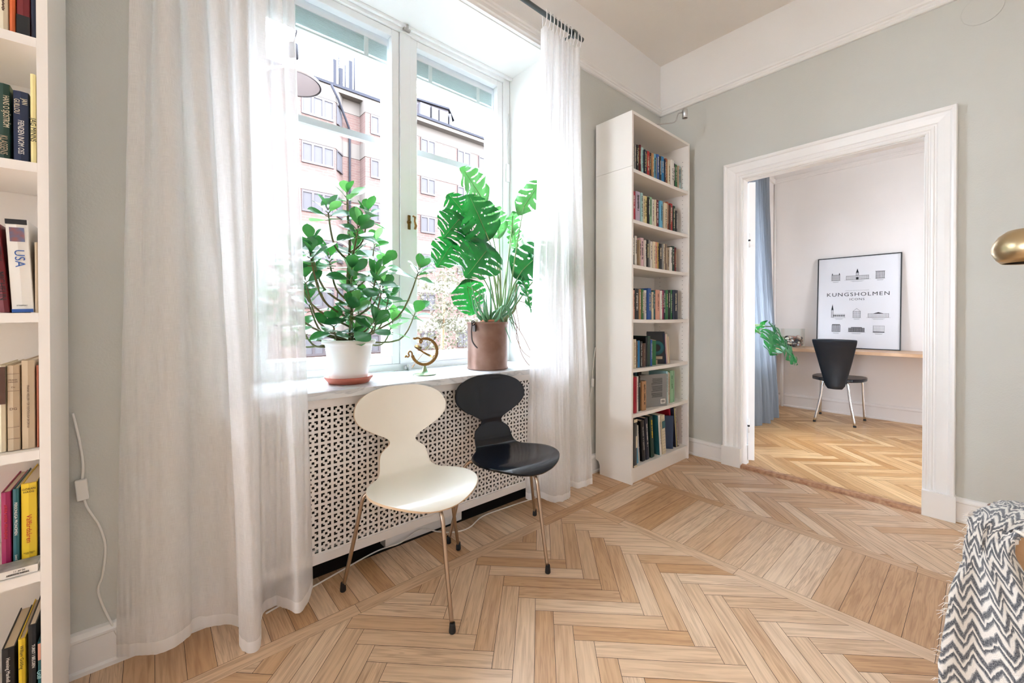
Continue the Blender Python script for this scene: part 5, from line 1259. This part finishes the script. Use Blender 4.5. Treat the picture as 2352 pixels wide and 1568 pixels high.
# dormer
mb = MB(); xa, xb = 14.2, 18.3; z0, z1 = ZE+.3, ZE+1.95
mb.prism([(xa+.5, .5), (xa, 2.5), (xa, 4), (xb, 4), (xb, 1.5), (xb-1.1, .2)], z0, z1, lambda a, b, e: Vector((a, b, e))); mb.build('dormer', M_wfr, t)
mb = MB(); mb.prism([(xa+.4, .3), (xa-.1, 2.5), (xa-.1, 4.2), (xb+.2, 4.2), (xb+.2, 1.3), (xb-1.1, 0)], z1, z1+.14, lambda a, b, e: Vector((a, b, e))); mb.build('dormer_roof', M_roof, t)
for k, (x0, x1) in enumerate(((14.8, 15.6), (15.75, 16.3), (16.4, 17.1))): MB().box(x0, .12+.0*k, z0+.25, x1, .45, z1-.2).build('dormer_pane', M_wgl, t)
mb = MB(); mb.face([(17.35, .18, z0+.25), (17.75, .68, z0+.25), (17.75, .68, z1-.2), (17.35, .18, z1-.2)]); mb.face([(17.82, .78, z0+.25), (18.15, 1.2, z0+.25), (18.15, 1.2, z1-.2), (17.82, .78, z1-.2)])
o = mb.build('dormer_pane', M_wgl, t); s = o.modifiers.new('t', 'SOLIDIFY'); s.thickness = .12; s.offset = 0
# ground, trees, lamp
gr = MB().box(-60, 2.6, -7.2, 90, 60, -7); struct(gr.build('street_ground', mat('pale_street', rgb(90, 88, 86), .9, var=.1, vscale=.5)))
gr = MB().box(-60, -60, -7.2, 90, 2.6, -7); struct(gr.build('courtyard_ground', mat('courtyard_paving', rgb(170, 168, 162), .9, var=.1, vscale=.5)))
M_leaf_out = leafmat('autumn_foliage', rgb(72, 77, 62), rgb(88, 82, 66), .7, .2, rgb(80, 82, 60))
def tree(x, y, ztop, r, seed, lab):
    t = thing('street_tree', lab, 'tree', (x, y, -7), group=None); rg = random.Random(seed)
    MB().tube([(0, 0, 0), (.1, 0, 3), (0, .1, 5.5), (.1, 0, ztop+7-1.2)], [.18, .14, .1, .04], 8).build('trunk', M_bark, t)
    mb = MB()
    for k in range(6500):
        v = Vector((rg.gauss(0, 1), rg.gauss(0, 1), rg.gauss(0, 1))).normalized()*rg.random()**.45
        c = Vector((v.x*r, v.y*r, ztop+7-r*1.6+v.z*r*1.6))
        if noise.noise(c*.9+Vector((seed, 0, 0))) < -.12: continue
        a = rv(.07); b = rv(.07)
        mb.face([c, c+a, c+a+b, c+b])
    mb.build('crown', M_leaf_out, t)
tree(7.35, 12, 3.6, 1.7, 1, 'pale autumn tree outside, seen right of the window mullion')
tree(12.2, 14, 1.6, 1.6, 2, 'low pale autumn tree farther along the street, behind the copper pail')
t = thing('street_lamp', 'round white street lamp hanging on a wire outside the left sash', 'street lamp', (2.12, 9, 5.85))
MB().lathe([(.02, .36), (.05, .34), (.06, .2), (.16, .16), (.24, .08), (.26, 0), (.5, -.10), (.52, -.14), (.5, -.16)], n=36, capt=False).build('lamp_housing', mat('lamp_enamel', rgb(100, 96, 98), .4), t)
MB().lathe([(.001, -.18), (.3, -.17), (.47, -.15)], n=36, capb=False, capt=False).build('lens', mat('lamp_lens', rgb(134, 126, 128), .2), t)
MB().lathe([(.06, .34), (.09, .36), (.09, .62), (.05, .64)], n=16).build('ballast', M_roof, t)
MB().tube([(0, 0, .64), (.06, 0, .9), (.02, 0, 1.02)], .015, 6).build('hook', M_roof, t)
MB().tube([(-9, 0, -1.5), (0, 0, 1.0), (4, -.0, 3.0), (9, 0, 5.4)], .006, 5).build('span_wire', M_roof, t)
